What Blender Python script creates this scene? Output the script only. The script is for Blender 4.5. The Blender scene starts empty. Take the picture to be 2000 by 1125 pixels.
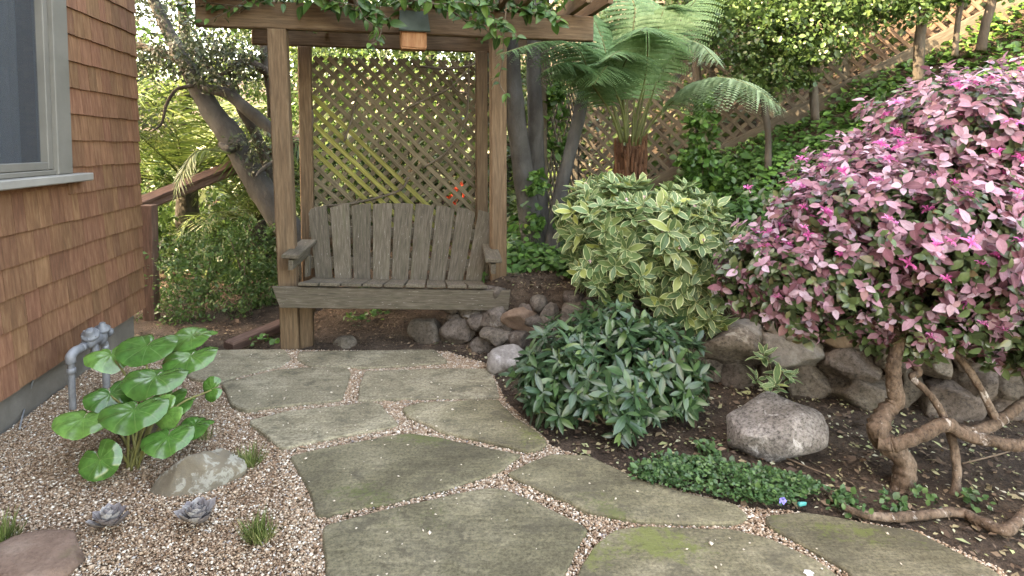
import bpy, bmesh, math, random
import numpy as np
from mathutils import Vector, Matrix, noise

random.seed(7); rng = np.random.default_rng(7)
R = math.radians
SC = bpy.context.scene
COL = SC.collection

# ------------------------------------------------------------------ camera
FPX, PITCH, EYE, PPY = 1150.0, R(3.0), 1.44, 344.0
cam_d = bpy.data.cameras.new('camera'); cam = bpy.data.objects.new('camera', cam_d); COL.objects.link(cam)
cam.location = (0, 0, EYE); cam.rotation_euler = (R(90) - PITCH, 0, 0)
cam_d.sensor_width = 36; cam_d.lens = 36 * FPX / 2000
cam_d.shift_y = -(562.5 - PPY) / 2000
cam_d.clip_start = .05; cam_d.clip_end = 500
SC.camera = cam

# ------------------------------------------------------------------ sky, sun, exposure
SUN_EL, SUN_TRAVEL = 42.0, Vector((.93, .37, 0)).normalized()
w = bpy.data.worlds.new('World'); SC.world = w; w.use_nodes = True
wn = w.node_tree.nodes; wl = w.node_tree.links
sky = wn.new('ShaderNodeTexSky'); sky.sky_type = 'NISHITA'; sky.sun_disc = False
sky.sun_elevation = R(SUN_EL); sky.sun_rotation = math.atan2(-SUN_TRAVEL.x, -SUN_TRAVEL.y)
sky.air_density = 1.0; sky.dust_density = 2.5; sky.ozone_density = 1.0
wl.new(sky.outputs[0], wn['Background'].inputs[0]); wn['Background'].inputs[1].default_value = .15
sd = bpy.data.lights.new('sun', 'SUN'); sun = bpy.data.objects.new('sun', sd); COL.objects.link(sun)
sd.energy = 2.0; sd.angle = R(.5); sd.color = (1, .95, .86)
tv = Vector((SUN_TRAVEL.x * math.cos(R(SUN_EL)), SUN_TRAVEL.y * math.cos(R(SUN_EL)), -math.sin(R(SUN_EL))))
sun.rotation_euler = tv.to_track_quat('-Z', 'Y').to_euler(); sun.location = (-6, -3, 9)
vs = SC.view_settings
vs.view_transform = 'Standard'; vs.look = 'None'; vs.gamma = 1; vs.use_curve_mapping = False
vs.exposure = 4.15
vs.use_white_balance = True; vs.white_balance_temperature = 10500; vs.white_balance_tint = 14
SC.cycles.use_denoising = True; SC.cycles.denoiser = 'OPENIMAGEDENOISE'; SC.cycles.denoising_input_passes = 'RGB_ALBEDO_NORMAL'; SC.cycles.denoising_prefilter = 'NONE'
SC.cycles.max_bounces = 8; SC.cycles.diffuse_bounces = 6; SC.cycles.transparent_max_bounces = 8
SC.cycles.sample_clamp_indirect = 1.5; SC.cycles.caustics_reflective = False; SC.cycles.caustics_refractive = False

# ------------------------------------------------------------------ pixel helpers (photo 2000x1125)
CP, SP = math.cos(PITCH), math.sin(PITCH)
def ray(px, py):
    u = (px - 1000) / FPX; v = (PPY - py) / FPX
    return Vector((u, CP + v * SP, -SP + v * CP))
def at(px, py, Y):
    d = ray(px, py); return Vector((0, 0, EYE)) + d * (Y / d.y)
def G(px, py, z=0.0):
    d = ray(px, py); return Vector((0, 0, EYE)) + d * ((z - EYE) / d.z)
def project(P):
    P = np.asarray(P, float); y, z = P[:, 1], P[:, 2] - EYE
    fw = y * CP - z * SP; up = y * SP + z * CP
    return 1000 + FPX * P[:, 0] / fw, PPY - FPX * up / fw, fw

# ------------------------------------------------------------------ mesh helpers
def make_mesh(name, V, polys, mat=None, uv=None, attr=None, smooth=True):
    V = np.asarray(V, np.float32).reshape(-1, 3)
    if not isinstance(polys, (list, tuple)) or (len(polys) and np.isscalar(polys[0])): polys = [polys]
    if len(polys) and not isinstance(polys[0], np.ndarray):      # list of faces of any size
        groups = {}
        for f in polys: groups.setdefault(len(f), []).append(f)
        polys = [np.array(g) for g in groups.values()]
    me = bpy.data.meshes.new(name)
    me.vertices.add(len(V)); me.vertices.foreach_set('co', V.ravel())
    li = np.concatenate([p.ravel() for p in polys]).astype(np.int32)
    tot = np.concatenate([np.full(len(p), p.shape[1]) for p in polys])
    st = np.concatenate([[0], np.cumsum(tot)[:-1]]).astype(np.int32)
    me.loops.add(len(li)); me.loops.foreach_set('vertex_index', li)
    me.polygons.add(len(tot)); me.polygons.foreach_set('loop_start', st)
    me.polygons.foreach_set('use_smooth', np.full(len(tot), smooth))
    if uv is not None:
        l = me.uv_layers.new(name='UVMap')
        l.data.foreach_set('uv', np.asarray(uv, np.float32)[li].ravel())
    if attr is not None:
        a = me.attributes.new('rnd', 'FLOAT', 'POINT'); a.data.foreach_set('value', np.asarray(attr, np.float32))
    me.update(calc_edges=True)
    if mat: me.materials.append(mat)
    return me

WM = {}
def link(name, me, parent=None, M=None):
    o = bpy.data.objects.new(name, me); COL.objects.link(o)
    if M is None: M = Matrix.Identity(4)
    if parent is not None:
        o.parent = parent; o.matrix_parent_inverse = WM[parent.name].inverted()
    o.matrix_basis = M; WM[o.name] = M.copy()
    return o
def tag(o, label, cat, group=None, kind=None):
    if label: o['label'] = label
    if cat: o['category'] = cat
    if group: o['group'] = group
    if kind: o['kind'] = kind
    return o
def thing(name, loc, label, cat, group=None):
    o = link(name, None, None, Matrix.Translation(Vector(loc))); o.empty_display_size = .1
    return tag(o, label, cat, group)
def obj(name, V, polys, mat, parent=None, M=None, **k):
    return link(name, make_mesh(name, V, polys, mat, **k), parent, M)
def basis(ea, eb, en, O):
    return Matrix(((ea.x, eb.x, en.x, O.x), (ea.y, eb.y, en.y, O.y), (ea.z, eb.z, en.z, O.z), (0, 0, 0, 1)))

def prism_geo(poly, t, bev=.004):
    """convex-ish polygon in local xy, thickness t along z (from -t/2 to t/2), chamfered rims"""
    P = np.array(poly, float)
    area = .5 * np.sum(P[:, 0] * np.roll(P[:, 1], -1) - np.roll(P[:, 0], -1) * P[:, 1])
    if area < 0: P = P[::-1]
    n = len(P)
    d = np.roll(P, -1, 0) - P; d /= np.maximum(np.linalg.norm(d, axis=1), 1e-9)[:, None]
    nin = np.stack([-d[:, 1], d[:, 0]], 1)
    m = nin + np.roll(nin, 1, 0); m /= np.maximum(np.sum(m * nin, 1), .35)[:, None]
    I = P + m * bev
    rings = [(I, -t/2), (P, -t/2 + bev), (P, t/2 - bev), (I, t/2)]
    V = np.concatenate([np.c_[q, np.full(n, z)] for q, z in rings])
    F = [list(range(n))[::-1], [3*n + i for i in range(n)]]
    for k in range(3):
        for i in range(n):
            j = (i + 1) % n
            F.append([k*n + i, k*n + j, (k+1)*n + j, (k+1)*n + i])
    return V, F
def prism(name, poly, t, mat, parent, M, bev=.004):
    V, F = prism_geo(poly, t, bev)
    return obj(name, V, F, mat, parent, M, smooth=False)
def board(name, p0, p1, w_, t, mat, parent, nrm=(0, 0, 1), bev=.004, ext=0):
    """a board from p0 to p1; t is measured along nrm, w_ across"""
    p0, p1 = Vector(p0), Vector(p1); ea = (p1 - p0).normalized(); L = (p1 - p0).length
    nrm = Vector(nrm); en = (nrm - ea * nrm.dot(ea)).normalized(); eb = en.cross(ea)
    return prism(name, [(-ext, -w_/2), (L + ext, -w_/2), (L + ext, w_/2), (-ext, w_/2)], t, mat, parent, basis(ea, eb, en, p0), bev)

def catmull(pts, n=6):
    P = [np.array(p, float) for p in pts]; P = [2*P[0] - P[1]] + P + [2*P[-1] - P[-2]]
    out = []
    for i in range(1, len(P) - 2):
        for k in range(n):
            t = k / n
            out.append(.5 * ((2*P[i]) + (-P[i-1] + P[i+1])*t + (2*P[i-1] - 5*P[i] + 4*P[i+1] - P[i+2])*t*t + (-P[i-1] + 3*P[i] - 3*P[i+1] + P[i+2])*t**3))
    out.append(P[-2]); return np.array(out)
def tube_geo(pts, radii, ns=10, smooth=6, rough=0.0, seed=0):
    C = catmull(pts, smooth) if smooth > 1 else np.array([list(p) for p in pts], float)
    r = np.interp(np.linspace(0, 1, len(C)), np.linspace(0, 1, len(radii)), radii)
    T = np.gradient(C, axis=0); T /= np.maximum(np.linalg.norm(T, axis=1), 1e-9)[:, None]
    a = np.array([0, 0, 1.]) if abs(T[0][2]) < .9 else np.array([1., 0, 0])
    N = np.cross(T[0], a); N /= np.linalg.norm(N)
    V = []; ang = np.linspace(0, 2*math.pi, ns, endpoint=False); uv = []
    for i in range(len(C)):
        N = N - T[i] * N.dot(T[i]); N /= np.linalg.norm(N); B = np.cross(T[i], N)
        for q in ang:
            d = N*math.cos(q) + B*math.sin(q); rr = r[i]
            if rough:
                p = C[i] + d*r[i]
                rr *= 1 + rough * (noise.noise(Vector(p * (2.2/ max(r[i]*4, .02)) + seed)) + .5*noise.noise(Vector(p*9 + seed)) + .45*noise.noise(Vector(p*45 + seed)))
            V.append(C[i] + d*rr); uv.append((q/(2*math.pi), i/len(C)))
    F = []
    for i in range(len(C)-1):
        for k in range(ns):
            k2 = (k+1) % ns; F.append([i*ns+k, i*ns+k2, (i+1)*ns+k2, (i+1)*ns+k])
    F.append(list(range(ns))[::-1]); F.append([(len(C)-1)*ns + k for k in range(ns)])
    return np.array(V), F
def tube(name, pts, radii, mat, parent, ns=10, smooth=6, rough=0.0, seed=0):
    V, F = tube_geo(pts, radii, ns, smooth, rough, seed)
    return obj(name, V, F, mat, parent)
class Acc:
    def __init__(s): s.V = []; s.F = []; s.n = 0; s.A = []
    def add(s, V, F, a=None):
        V = np.asarray(V); s.V.append(V); s.F += [[i + s.n for i in f] for f in F]; s.n += len(V)
        s.A.append(np.full(len(V), random.random() if a is None else a))
    def build(s, name, mat, parent=None, smooth=True, M=None):
        return obj(name, np.concatenate(s.V), s.F, mat, parent, M, attr=np.concatenate(s.A), smooth=smooth)

# icosphere templates
def ico(sub):
    bm = bmesh.new(); bmesh.ops.create_icosphere(bm, subdivisions=sub, radius=1)
    V = np.array([v.co[:] for v in bm.verts]); F = np.array([[v.index for v in f.verts] for f in bm.faces]); bm.free()
    return V, F
ICO = {k: ico(k) for k in (1, 2, 3, 4)}
def rock_geo(dims, seed, sub=3, block=.7, cuts=7, rough=.07, taper=0, shear=0):
    V, F = ICO[sub]; V = np.sign(V) * np.abs(V)**block
    V = V / np.abs(V).max()
    rr = random.Random(seed)
    for _ in range(cuts):
        n = np.array([rr.gauss(0, 1), rr.gauss(0, 1), rr.gauss(0, .8)]); n /= np.linalg.norm(n)
        h = rr.uniform(.62, .9); s = V @ n - h
        V = V - np.where(s > 0, s*.95, 0)[:, None] * n
    o = Vector((seed*3.1, seed*1.7, 0))
    d = np.array([noise.noise(Vector(v)*1.6 + o)*1.4 + .6*noise.noise(Vector(v)*4 + o) + .35*noise.noise(Vector(v)*9 + o) + .22*noise.noise(Vector(v)*19 + o) for v in V])
    V = V * (1 + rough*d)[:, None]
    if taper: q = (V[:, 2:3] + 1)/2; V = np.c_[V[:, :1]*(1 - taper*q) + shear*q, V[:, 1:2]*(1 - taper*q*.8), V[:, 2:3]]
    return V * np.array(dims) / 2, F
def rock(name, c, dims, mat, seed, parent=None, sub=3, rot=0, tilt=0, **k):
    V, F = rock_geo(dims, seed, sub, **k)
    M = Matrix.Translation(Vector(c)) @ Matrix.Rotation(rot, 4, 'Z') @ Matrix.Rotation(tilt, 4, 'Y')
    return obj(name, V, [F], mat, parent, M)

# leaf templates: x side, y along, z normal
def leaf_tpl(width=.4, n=4, fold=.12, curl=.15, peak=.45):
    V = []; UV = []; F = []
    for i in range(n + 1):
        t = i / n
        hw = width/2 * (math.sin(math.pi * t**(math.log(.5)/math.log(peak)))**.8 if 0 < t < 1 else .02)
        zc = -curl * t*t
        for s in (-1, 0, 1):
            V.append((s*hw, t, zc + (fold*hw*2 if s else 0))); UV.append(((s+1)/2, t))
    for i in range(n):
        for s in (0, 1):
            a = i*3 + s; F.append([a, a+1, a+4, a+3])
    return np.array(V), np.array(F), np.array(UV)
def round_tpl(n=44):
    """kidney-shaped leaf of the leopard plant, petiole at origin, radial pleats"""
    V = [(0, 0, 0)]; UV = [(.5, 0)]; F = []
    rings = 5
    for r_ in range(1, rings + 1):
        q = r_ / rings
        for k in range(n + 1):
            a = math.pi*.5 + R(4) + (2*math.pi - R(8)) * k / n
            notch = 1 - .5*math.exp(-((abs(k - n/2)-n/2)/ (n*.035))**2)
            rad = q * notch * (1 + .014*math.sin(k*2.6))
            z = .16*q*q - .26*q**4 + .032*q*math.sin(k*math.pi*18/n)*.45 + .10*q*q*math.sin(a*2+1) + .05*q**3*math.sin(a*5)
            V.append((rad*math.cos(a), rad*math.sin(a)*.92, z)); UV.append((k/n, q))
    for k in range(n): F.append([0, 1+k, 2+k])
    for r_ in range(rings-1):
        for k in range(n):
            a = 1 + r_*(n+1) + k; b = a + n + 1
            F.append([a, b, b+1, a+1])
    return np.array(V), F, np.array(UV)

def unit(a): return a / np.maximum(np.linalg.norm(a, axis=-1, keepdims=True), 1e-9)
class Leaves:
    """positions and frames of many leaves"""
    def __init__(s): s.p = []; s.d = []; s.n = []; s.s = []; s.r = []
    def add(s, p, d, n, size, r):
        s.p.append(np.atleast_2d(p)); s.d.append(np.atleast_2d(d)); s.n.append(np.atleast_2d(n)); s.s.append(np.atleast_1d(size)); s.r.append(np.atleast_1d(r))
    def cat(s):
        p, d, n, sz, r = [np.concatenate(x) for x in (s.p, s.d, s.n, s.s, s.r)]
        d = unit(d); n = unit(n - d*np.sum(n*d, 1)[:, None]); return p, d, n, sz, r
def cloud_mesh(name, L, tpl, mat):
    p, d, n, sz, r = L; T, F, UV = tpl; side = np.cross(d, n); k = len(T)
    V = p[:, None, :] + sz[:, None, None] * (T[None, :, 0:1]*side[:, None] + T[None, :, 1:2]*d[:, None] + T[None, :, 2:3]*n[:, None])
    off = (np.arange(len(p))*k)[:, None, None]
    return make_mesh(name, V.reshape(-1, 3), [(np.asarray(F)[None] + off).reshape(-1, np.asarray(F).shape[1])], mat,
                     uv=np.tile(UV, (len(p), 1)), attr=np.repeat(r, k))
def sub(L, m): return tuple(x[m] for x in L)
def visible_pick(L, nmax, cell=9.0, margin=30):
    p, d, n, sz, r = L
    c = p + d*sz[:, None]*.5
    x, y, z = project(c)
    ok = (x > -margin) & (x < 2000+margin) & (y > -margin) & (y < 1125+margin)
    key = (np.floor(x/cell)*100000 + np.floor(y/cell)).astype(np.int64)
    order = np.lexsort((z, key)); kk = key[order]; first = np.r_[True, kk[1:] != kk[:-1]]
    vis = np.zeros(len(p), bool); vis[order[first]] = True; vis &= ok
    face = np.abs(np.sum(n * unit(c - np.array([0, 0, EYE])), 1))
    score = np.where(vis, sz/z*(.25+face), -1)
    idx = np.argsort(-score)[:nmax]; idx = idx[score[idx] > 0]
    m = np.zeros(len(p), bool); m[idx] = True
    return m
def place_leaves(L, tpl_list, mats, parent, nmax=300, stuff='foliage', stuff_mat=None, cloud_tpl=None, name='leaf'):
    """the leaves that show largest as parts of their own, the rest as one part"""
    m = visible_pick(L, nmax)
    mes = [make_mesh(name, t[0], [np.asarray(t[1])], mt, uv=t[2]) for t in tpl_list for mt in mats]
    p, d, n, sz, r = sub(L, m); s = np.cross(d, n)
    for i in range(len(p)):
        M = basis(Vector(s[i])*sz[i], Vector(d[i])*sz[i], Vector(n[i])*sz[i], Vector(p[i]))
        link(name, mes[i % len(mes)], parent, M)
    rest = sub(L, ~m)
    if len(rest[0]):
        o = link(stuff, cloud_mesh(stuff, rest, cloud_tpl or tpl_list[0], stuff_mat), parent); o['kind'] = 'stuff'

def rand_dirs(n):
    v = rng.normal(size=(n, 3)); return unit(v)
def shell_points(ells, n, inner=.72, zmin=None, gap=None, ext=0.0):
    """points near the outside of a union of ellipsoids, with outward normals"""
    E = np.array(ells, float); wts = E[:, 3]*E[:, 4] + E[:, 3]*E[:, 5] + E[:, 4]*E[:, 5]; wts /= wts.sum()
    out_p, out_n = [], []
    got = 0
    while got < n:
        k = rng.choice(len(E), size=n, p=wts); v = rand_dirs(n)
        rad = 1 - (1-inner) * rng.random(n)**2.0 + ext*rng.random(n)*(rng.random(n) < .22)
        p = E[k, :3] + v*E[k, 3:6]*rad[:, None]; nn = unit(v / E[k, 3:6])
        inside = np.zeros(n, bool)
        for j in range(len(E)):
            q = np.sum(((p - E[j, :3]) / (E[j, 3:6]*inner))**2, 1); inside |= (q < 1) & (k != j)
        okk = ~inside
        if zmin is not None: okk &= p[:, 2] > zmin
        if gap: okk &= np.array([noise.noise(Vector(q)*gap) > -.38 for q in p])
        out_p.append(p[okk]); out_n.append(nn[okk]); got += okk.sum()
    return np.concatenate(out_p)[:n], np.concatenate(out_n)[:n]
def rosettes(Lv, tips, axes, m, size, open_=(45, 85), up=.0, back=.0, rfun=None, jit=.12):
    n = len(tips); axes = unit(axes)
    ref = np.where(np.abs(axes[:, 2:3]) < .9, np.array([[0, 0, 1.]]), np.array([[1., 0, 0]]))
    a1 = unit(np.cross(axes, ref)); a2 = np.cross(axes, a1); ph0 = rng.random(n)*6.28
    for k in range(m):
        ph = ph0 + k*2.4 + rng.normal(0, .2, n); th = np.radians(rng.uniform(*open_, n))
        rad = a1*np.cos(ph)[:, None] + a2*np.sin(ph)[:, None]
        d = axes*np.cos(th)[:, None] + rad*np.sin(th)[:, None]; d[:, 2] += up
        nn = axes - rad*.2 + rng.normal(0, jit, (n, 3))
        p = tips - axes*(back*k/m) + rng.normal(0, .003, (n, 3))
        sz = size*rng.uniform(.75, 1.2, n)*rng.choice([.6, .85, 1.0, 1.2], n, p=[.15, .3, .35, .2])
        Lv.add(p, d, nn, sz, rng.random(n) if rfun is None else rfun(n, k))

# ------------------------------------------------------------------ materials
MATS = {}
def new_mat(name):
    m = bpy.data.materials.new(name); m.use_nodes = True; MATS[name] = m
    n, l = m.node_tree.nodes, m.node_tree.links
    return m, n, l, n['Principled BSDF']
def ramp_node(n, stops, interp='LINEAR'):
    r = n.new('ShaderNodeValToRGB'); cr = r.color_ramp; cr.interpolation = interp
    while len(cr.elements) < len(stops): cr.elements.new(.5)
    for e, (p, c) in zip(cr.elements, stops): e.position = p; e.color = (*c, 1)
    return r
def mathn(n, l, op, a, b):
    x = n.new('ShaderNodeMath'); x.operation = op
    for i, v in enumerate((a, b)):
        if isinstance(v, (int, float)): x.inputs[i].default_value = v
        else: l.new(v, x.inputs[i])
    return x.outputs[0]
def mix(n, l, fac, a, b, blend='MIX'):
    x = n.new('ShaderNodeMix'); x.data_type = 'RGBA'; x.blend_type = blend
    for i, v in ((0, fac), (6, a), (7, b)):
        if isinstance(v, (int, float)): x.inputs[i].default_value = v
        elif isinstance(v, tuple): x.inputs[i].default_value = (*v, 1)
        else: l.new(v, x.inputs[i])
    return x.outputs[2]
def rnd_node(n, src):
    if src == 'attr':
        a = n.new('ShaderNodeAttribute'); a.attribute_name = 'rnd'; return a.outputs['Fac']
    return n.new('ShaderNodeObjectInfo').outputs['Random']
def noise_tex(n, l, vec, scale, detail=5, rough=.6, dist=0):
    t = n.new('ShaderNodeTexNoise'); t.inputs['Scale'].default_value = scale; t.inputs['Detail'].default_value = detail
    t.inputs['Roughness'].default_value = rough; t.inputs['Distortion'].default_value = dist
    if vec is not None: l.new(vec, t.inputs['Vector'])
    return t.outputs['Fac']
def coords(n, l, stretch=(1, 1, 1), src=None):
    tc = n.new('ShaderNodeTexCoord'); mp = n.new('ShaderNodeMapping'); mp.inputs['Scale'].default_value = stretch
    l.new(tc.outputs['Object'], mp.inputs['Vector'])
    if src:
        cx = n.new('ShaderNodeCombineXYZ'); v = mathn(n, l, 'MULTIPLY', rnd_node(n, src), 37.0)
        for i in range(3): l.new(v, cx.inputs[i])
        l.new(cx.outputs[0], mp.inputs['Location'])
    return mp.outputs[0]
def m_noise(name, stops, scale=6, detail=6, rough=.85, bump=.3, bscale=40, stretch=(1, 1, 1), src=None, var=.25, hue=.0,
            patch=None, spec=.3, bdist=.01, fine=0.0):
    m, n, l, b = new_mat(name)
    v = coords(n, l, stretch, src)
    col = ramp_node(n, stops); l.new(noise_tex(n, l, v, scale, detail, .62, .3), col.inputs[0]); c = col.outputs[0]
    if fine:
        f = ramp_node(n, [(.34, (1-fine,)*3), (.5, (1, 1, 1)), (.68, (1+fine*.6,)*3)]); l.new(noise_tex(n, l, v, bscale*2.2, 5, .75), f.inputs[0])
        c = mix(n, l, 1.0, c, f.outputs[0], 'MULTIPLY')
    if patch:
        for (pc, ps, p0, p1, amt) in patch:
            r_ = ramp_node(n, [(p0, (0, 0, 0)), (p1, (amt,)*3)]); l.new(noise_tex(n, l, v, ps, 6, .68, .5), r_.inputs[0])
            c = mix(n, l, r_.outputs[0], c, pc)
    if src:
        h = n.new('ShaderNodeHueSaturation'); rr = rnd_node(n, src)
        l.new(mathn(n, l, 'ADD', mathn(n, l, 'MULTIPLY', rr, 2*var), 1 - var), h.inputs['Value'])
        if hue:
            r2 = mathn(n, l, 'FRACT', mathn(n, l, 'MULTIPLY', rr, 7.31), 0)
            l.new(mathn(n, l, 'ADD', mathn(n, l, 'MULTIPLY', r2, 2*hue), .5 - hue), h.inputs['Hue'])
        l.new(c, h.inputs['Color']); c = h.outputs[0]
    l.new(c, b.inputs['Base Color']); b.inputs['Roughness'].default_value = rough; b.inputs['Specular IOR Level'].default_value = spec
    if bump:
        bp = n.new('ShaderNodeBump'); bp.inputs['Strength'].default_value = bump; bp.inputs['Distance'].default_value = bdist
        l.new(noise_tex(n, l, v, bscale, 5, .7), bp.inputs['Height']); l.new(bp.outputs[0], b.inputs['Normal'])
    return m
def m_leaf(name, stops, src, rough=.45, transl=.25, margin=None, vein=None, spec=.4, radial=False, mott=.25):
    m, n, l, b = new_mat(name)
    r_ = ramp_node(n, stops); l.new(rnd_node(n, src), r_.inputs[0]); c = r_.outputs[0]
    uvn = n.new('ShaderNodeUVMap'); sx = n.new('ShaderNodeSeparateXYZ'); l.new(uvn.outputs[0], sx.inputs[0])
    side = mathn(n, l, 'MULTIPLY', mathn(n, l, 'ABSOLUTE', mathn(n, l, 'SUBTRACT', sx.outputs[0], .5), 0), 2.0)
    geo = n.new('ShaderNodeTexCoord')
    mt = ramp_node(n, [(.3, (1-mott,)*3), (.7, (1+mott*.5,)*3)]); l.new(noise_tex(n, l, geo.outputs['Object'], 3 if src == 'obj' else 25, 3), mt.inputs[0])
    c = mix(n, l, 1.0, c, mt.outputs[0], 'MULTIPLY')
    if vein and not radial:
        vr = ramp_node(n, [(.0, (vein[1],)*3), (.14, (0, 0, 0))]); l.new(side, vr.inputs[0]); c = mix(n, l, vr.outputs[0], c, vein[0])
    if radial:
        wv = mathn(n, l, 'ABSOLUTE', mathn(n, l, 'SINE', mathn(n, l, 'MULTIPLY', sx.outputs[0], math.pi*9), 0), 0)
        vr = ramp_node(n, [(.0, (vein[1],)*3), (.2, (0, 0, 0))]); l.new(wv, vr.inputs[0])
        fade = ramp_node(n, [(.1, (1, 1, 1)), (.95, (.25,)*3)]); l.new(sx.outputs[1], fade.inputs[0])
        c = mix(n, l, mix(n, l, 1.0, vr.outputs[0], fade.outputs[0], 'MULTIPLY'), c, vein[0])
    if margin:
        mr = ramp_node(n, [(margin[1], (0, 0, 0)), (margin[1]+.12, (1, 1, 1))]); l.new(side, mr.inputs[0]); c = mix(n, l, mr.outputs[0], c, margin[0])
    l.new(c, b.inputs['Base Color']); b.inputs['Roughness'].default_value = rough; b.inputs['Specular IOR Level'].default_value = spec
    if transl:
        t = n.new('ShaderNodeBsdfTranslucent'); l.new(c, t.inputs[0]); ms = n.new('ShaderNodeMixShader'); ms.inputs[0].default_value = transl
        l.new(b.outputs[0], ms.inputs[1]); l.new(t.outputs[0], ms.inputs[2]); l.new(ms.outputs[0], n['Material Output'].inputs[0])
    return m

WOOD = m_noise('pergola_wood', [(.3, (.081, .050, .028)), (.5, (.131, .083, .048)), (.72, (.189, .131, .079))], 5, 7, .8, .35, 28, (1.2, 14, 14), 'obj', .14,
               patch=[((.06, .045, .03), 2.2, .52, .75, .6)], bdist=.004)
WOODG = m_noise('bench_wood', [(.28, (.048, .040, .028)), (.5, (.090, .075, .055)), (.74, (.152, .130, .101))], 6, 7, .85, .5, 34, (1.5, 16, 16), 'obj', .16,
                patch=[((.42, .40, .36), 11, .645, .675, .8), ((.08, .085, .045), 2.5, .5, .75, .45)], bdist=.004)
LATT = m_noise('lattice_wood', [(.3, (.07, .055, .034)), (.5, (.12, .096, .06)), (.72, (.185, .15, .098))], 6, 6, .85, .3, 40, (1.5, 12, 12), 'obj', .25, bdist=.003)
LATTM = m_noise('mossy_lattice_wood', [(.3, (0.110, 0.105, 0.027)), (.5, (0.193, 0.182, 0.051)), (.72, (0.286, 0.264, 0.093))], 6, 6, .9, .3, 40, (1.5, 12, 12), 'obj', .2, bdist=.003)
FENCE = m_noise('fence_wood', [(.3, (0.046, 0.038, 0.028)), (.5, (0.080, 0.067, 0.051)), (.72, (0.122, 0.107, 0.084))], 5, 6, .85, .3, 40, (1.5, 12, 12), 'obj', .25, bdist=.003)
FENCER = m_noise('red_fence_wood', [(.3, (0.074, 0.045, 0.030)), (.5, (0.122, 0.079, 0.054)), (.72, (0.171, 0.122, 0.088))], 5, 6, .85, .3, 40, (1.5, 12, 12), 'obj', .22, bdist=.003)
RAILW = m_noise('rail_wood', [(.3, (.06, .035, .026)), (.55, (.115, .066, .05)), (.75, (.17, .11, .085))], 5, 6, .8, .3, 30, (1.5, 12, 12), 'obj', .15, bdist=.003)
SHING = m_noise('shingle_wood', [(.25, (0.119, 0.053, 0.029)), (.5, (0.199, 0.096, 0.053)), (.75, (0.285, 0.155, 0.088))], 5, 6, .85, .35, 60, (9, 1.2, 9), 'obj', .17, .008,
                patch=[((.10, .05, .028), 1.3, .5, .78, .55)], bdist=.003)
SHINGA = m_noise('shingle_wood_field', [(.25, (0.119, 0.053, 0.029)), (.5, (0.199, 0.096, 0.053)), (.75, (0.285, 0.155, 0.088))], 5, 6, .85, .3, 60, (6, 6, 1.2), 'attr', .17, .008, bdist=.003)
CONC = m_noise('concrete', [(.3, (.12, .11, .095)), (.6, (.2, .185, .16)), (.8, (.27, .25, .22))], 4, 7, .9, .4, 60, bdist=.005)
PAINT = m_noise('window_paint', [(.3, (.132, .127, .110)), (.7, (.185, .176, .154))], 3, 5, .6, .1, 50, bdist=.002)
SILLP = m_noise('sill_paint', [(.3, (.216, .206, .186)), (.7, (.288, .277, .252))], 3, 5, .6, .1, 50, bdist=.002)
ROOFM = m_noise('roof_shingle', [(.3, (.05, .045, .04)), (.7, (.1, .09, .08))], 6, 5, .9, .3, 30)
GALV = m_noise('galvanised', [(.3, (.135, .143, .150)), (.7, (.247, .259, .270))], 20, 5, .45, .15, 60, spec=.5, bdist=.002, patch=[((.16, .13, .1), 9, .62, .72, .6)])
CASTM = m_noise('cast_metal', [(.3, (.104, .112, .120)), (.7, (.216, .228, .240))], 14, 5, .5, .2, 60, spec=.5, bdist=.002)
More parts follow.
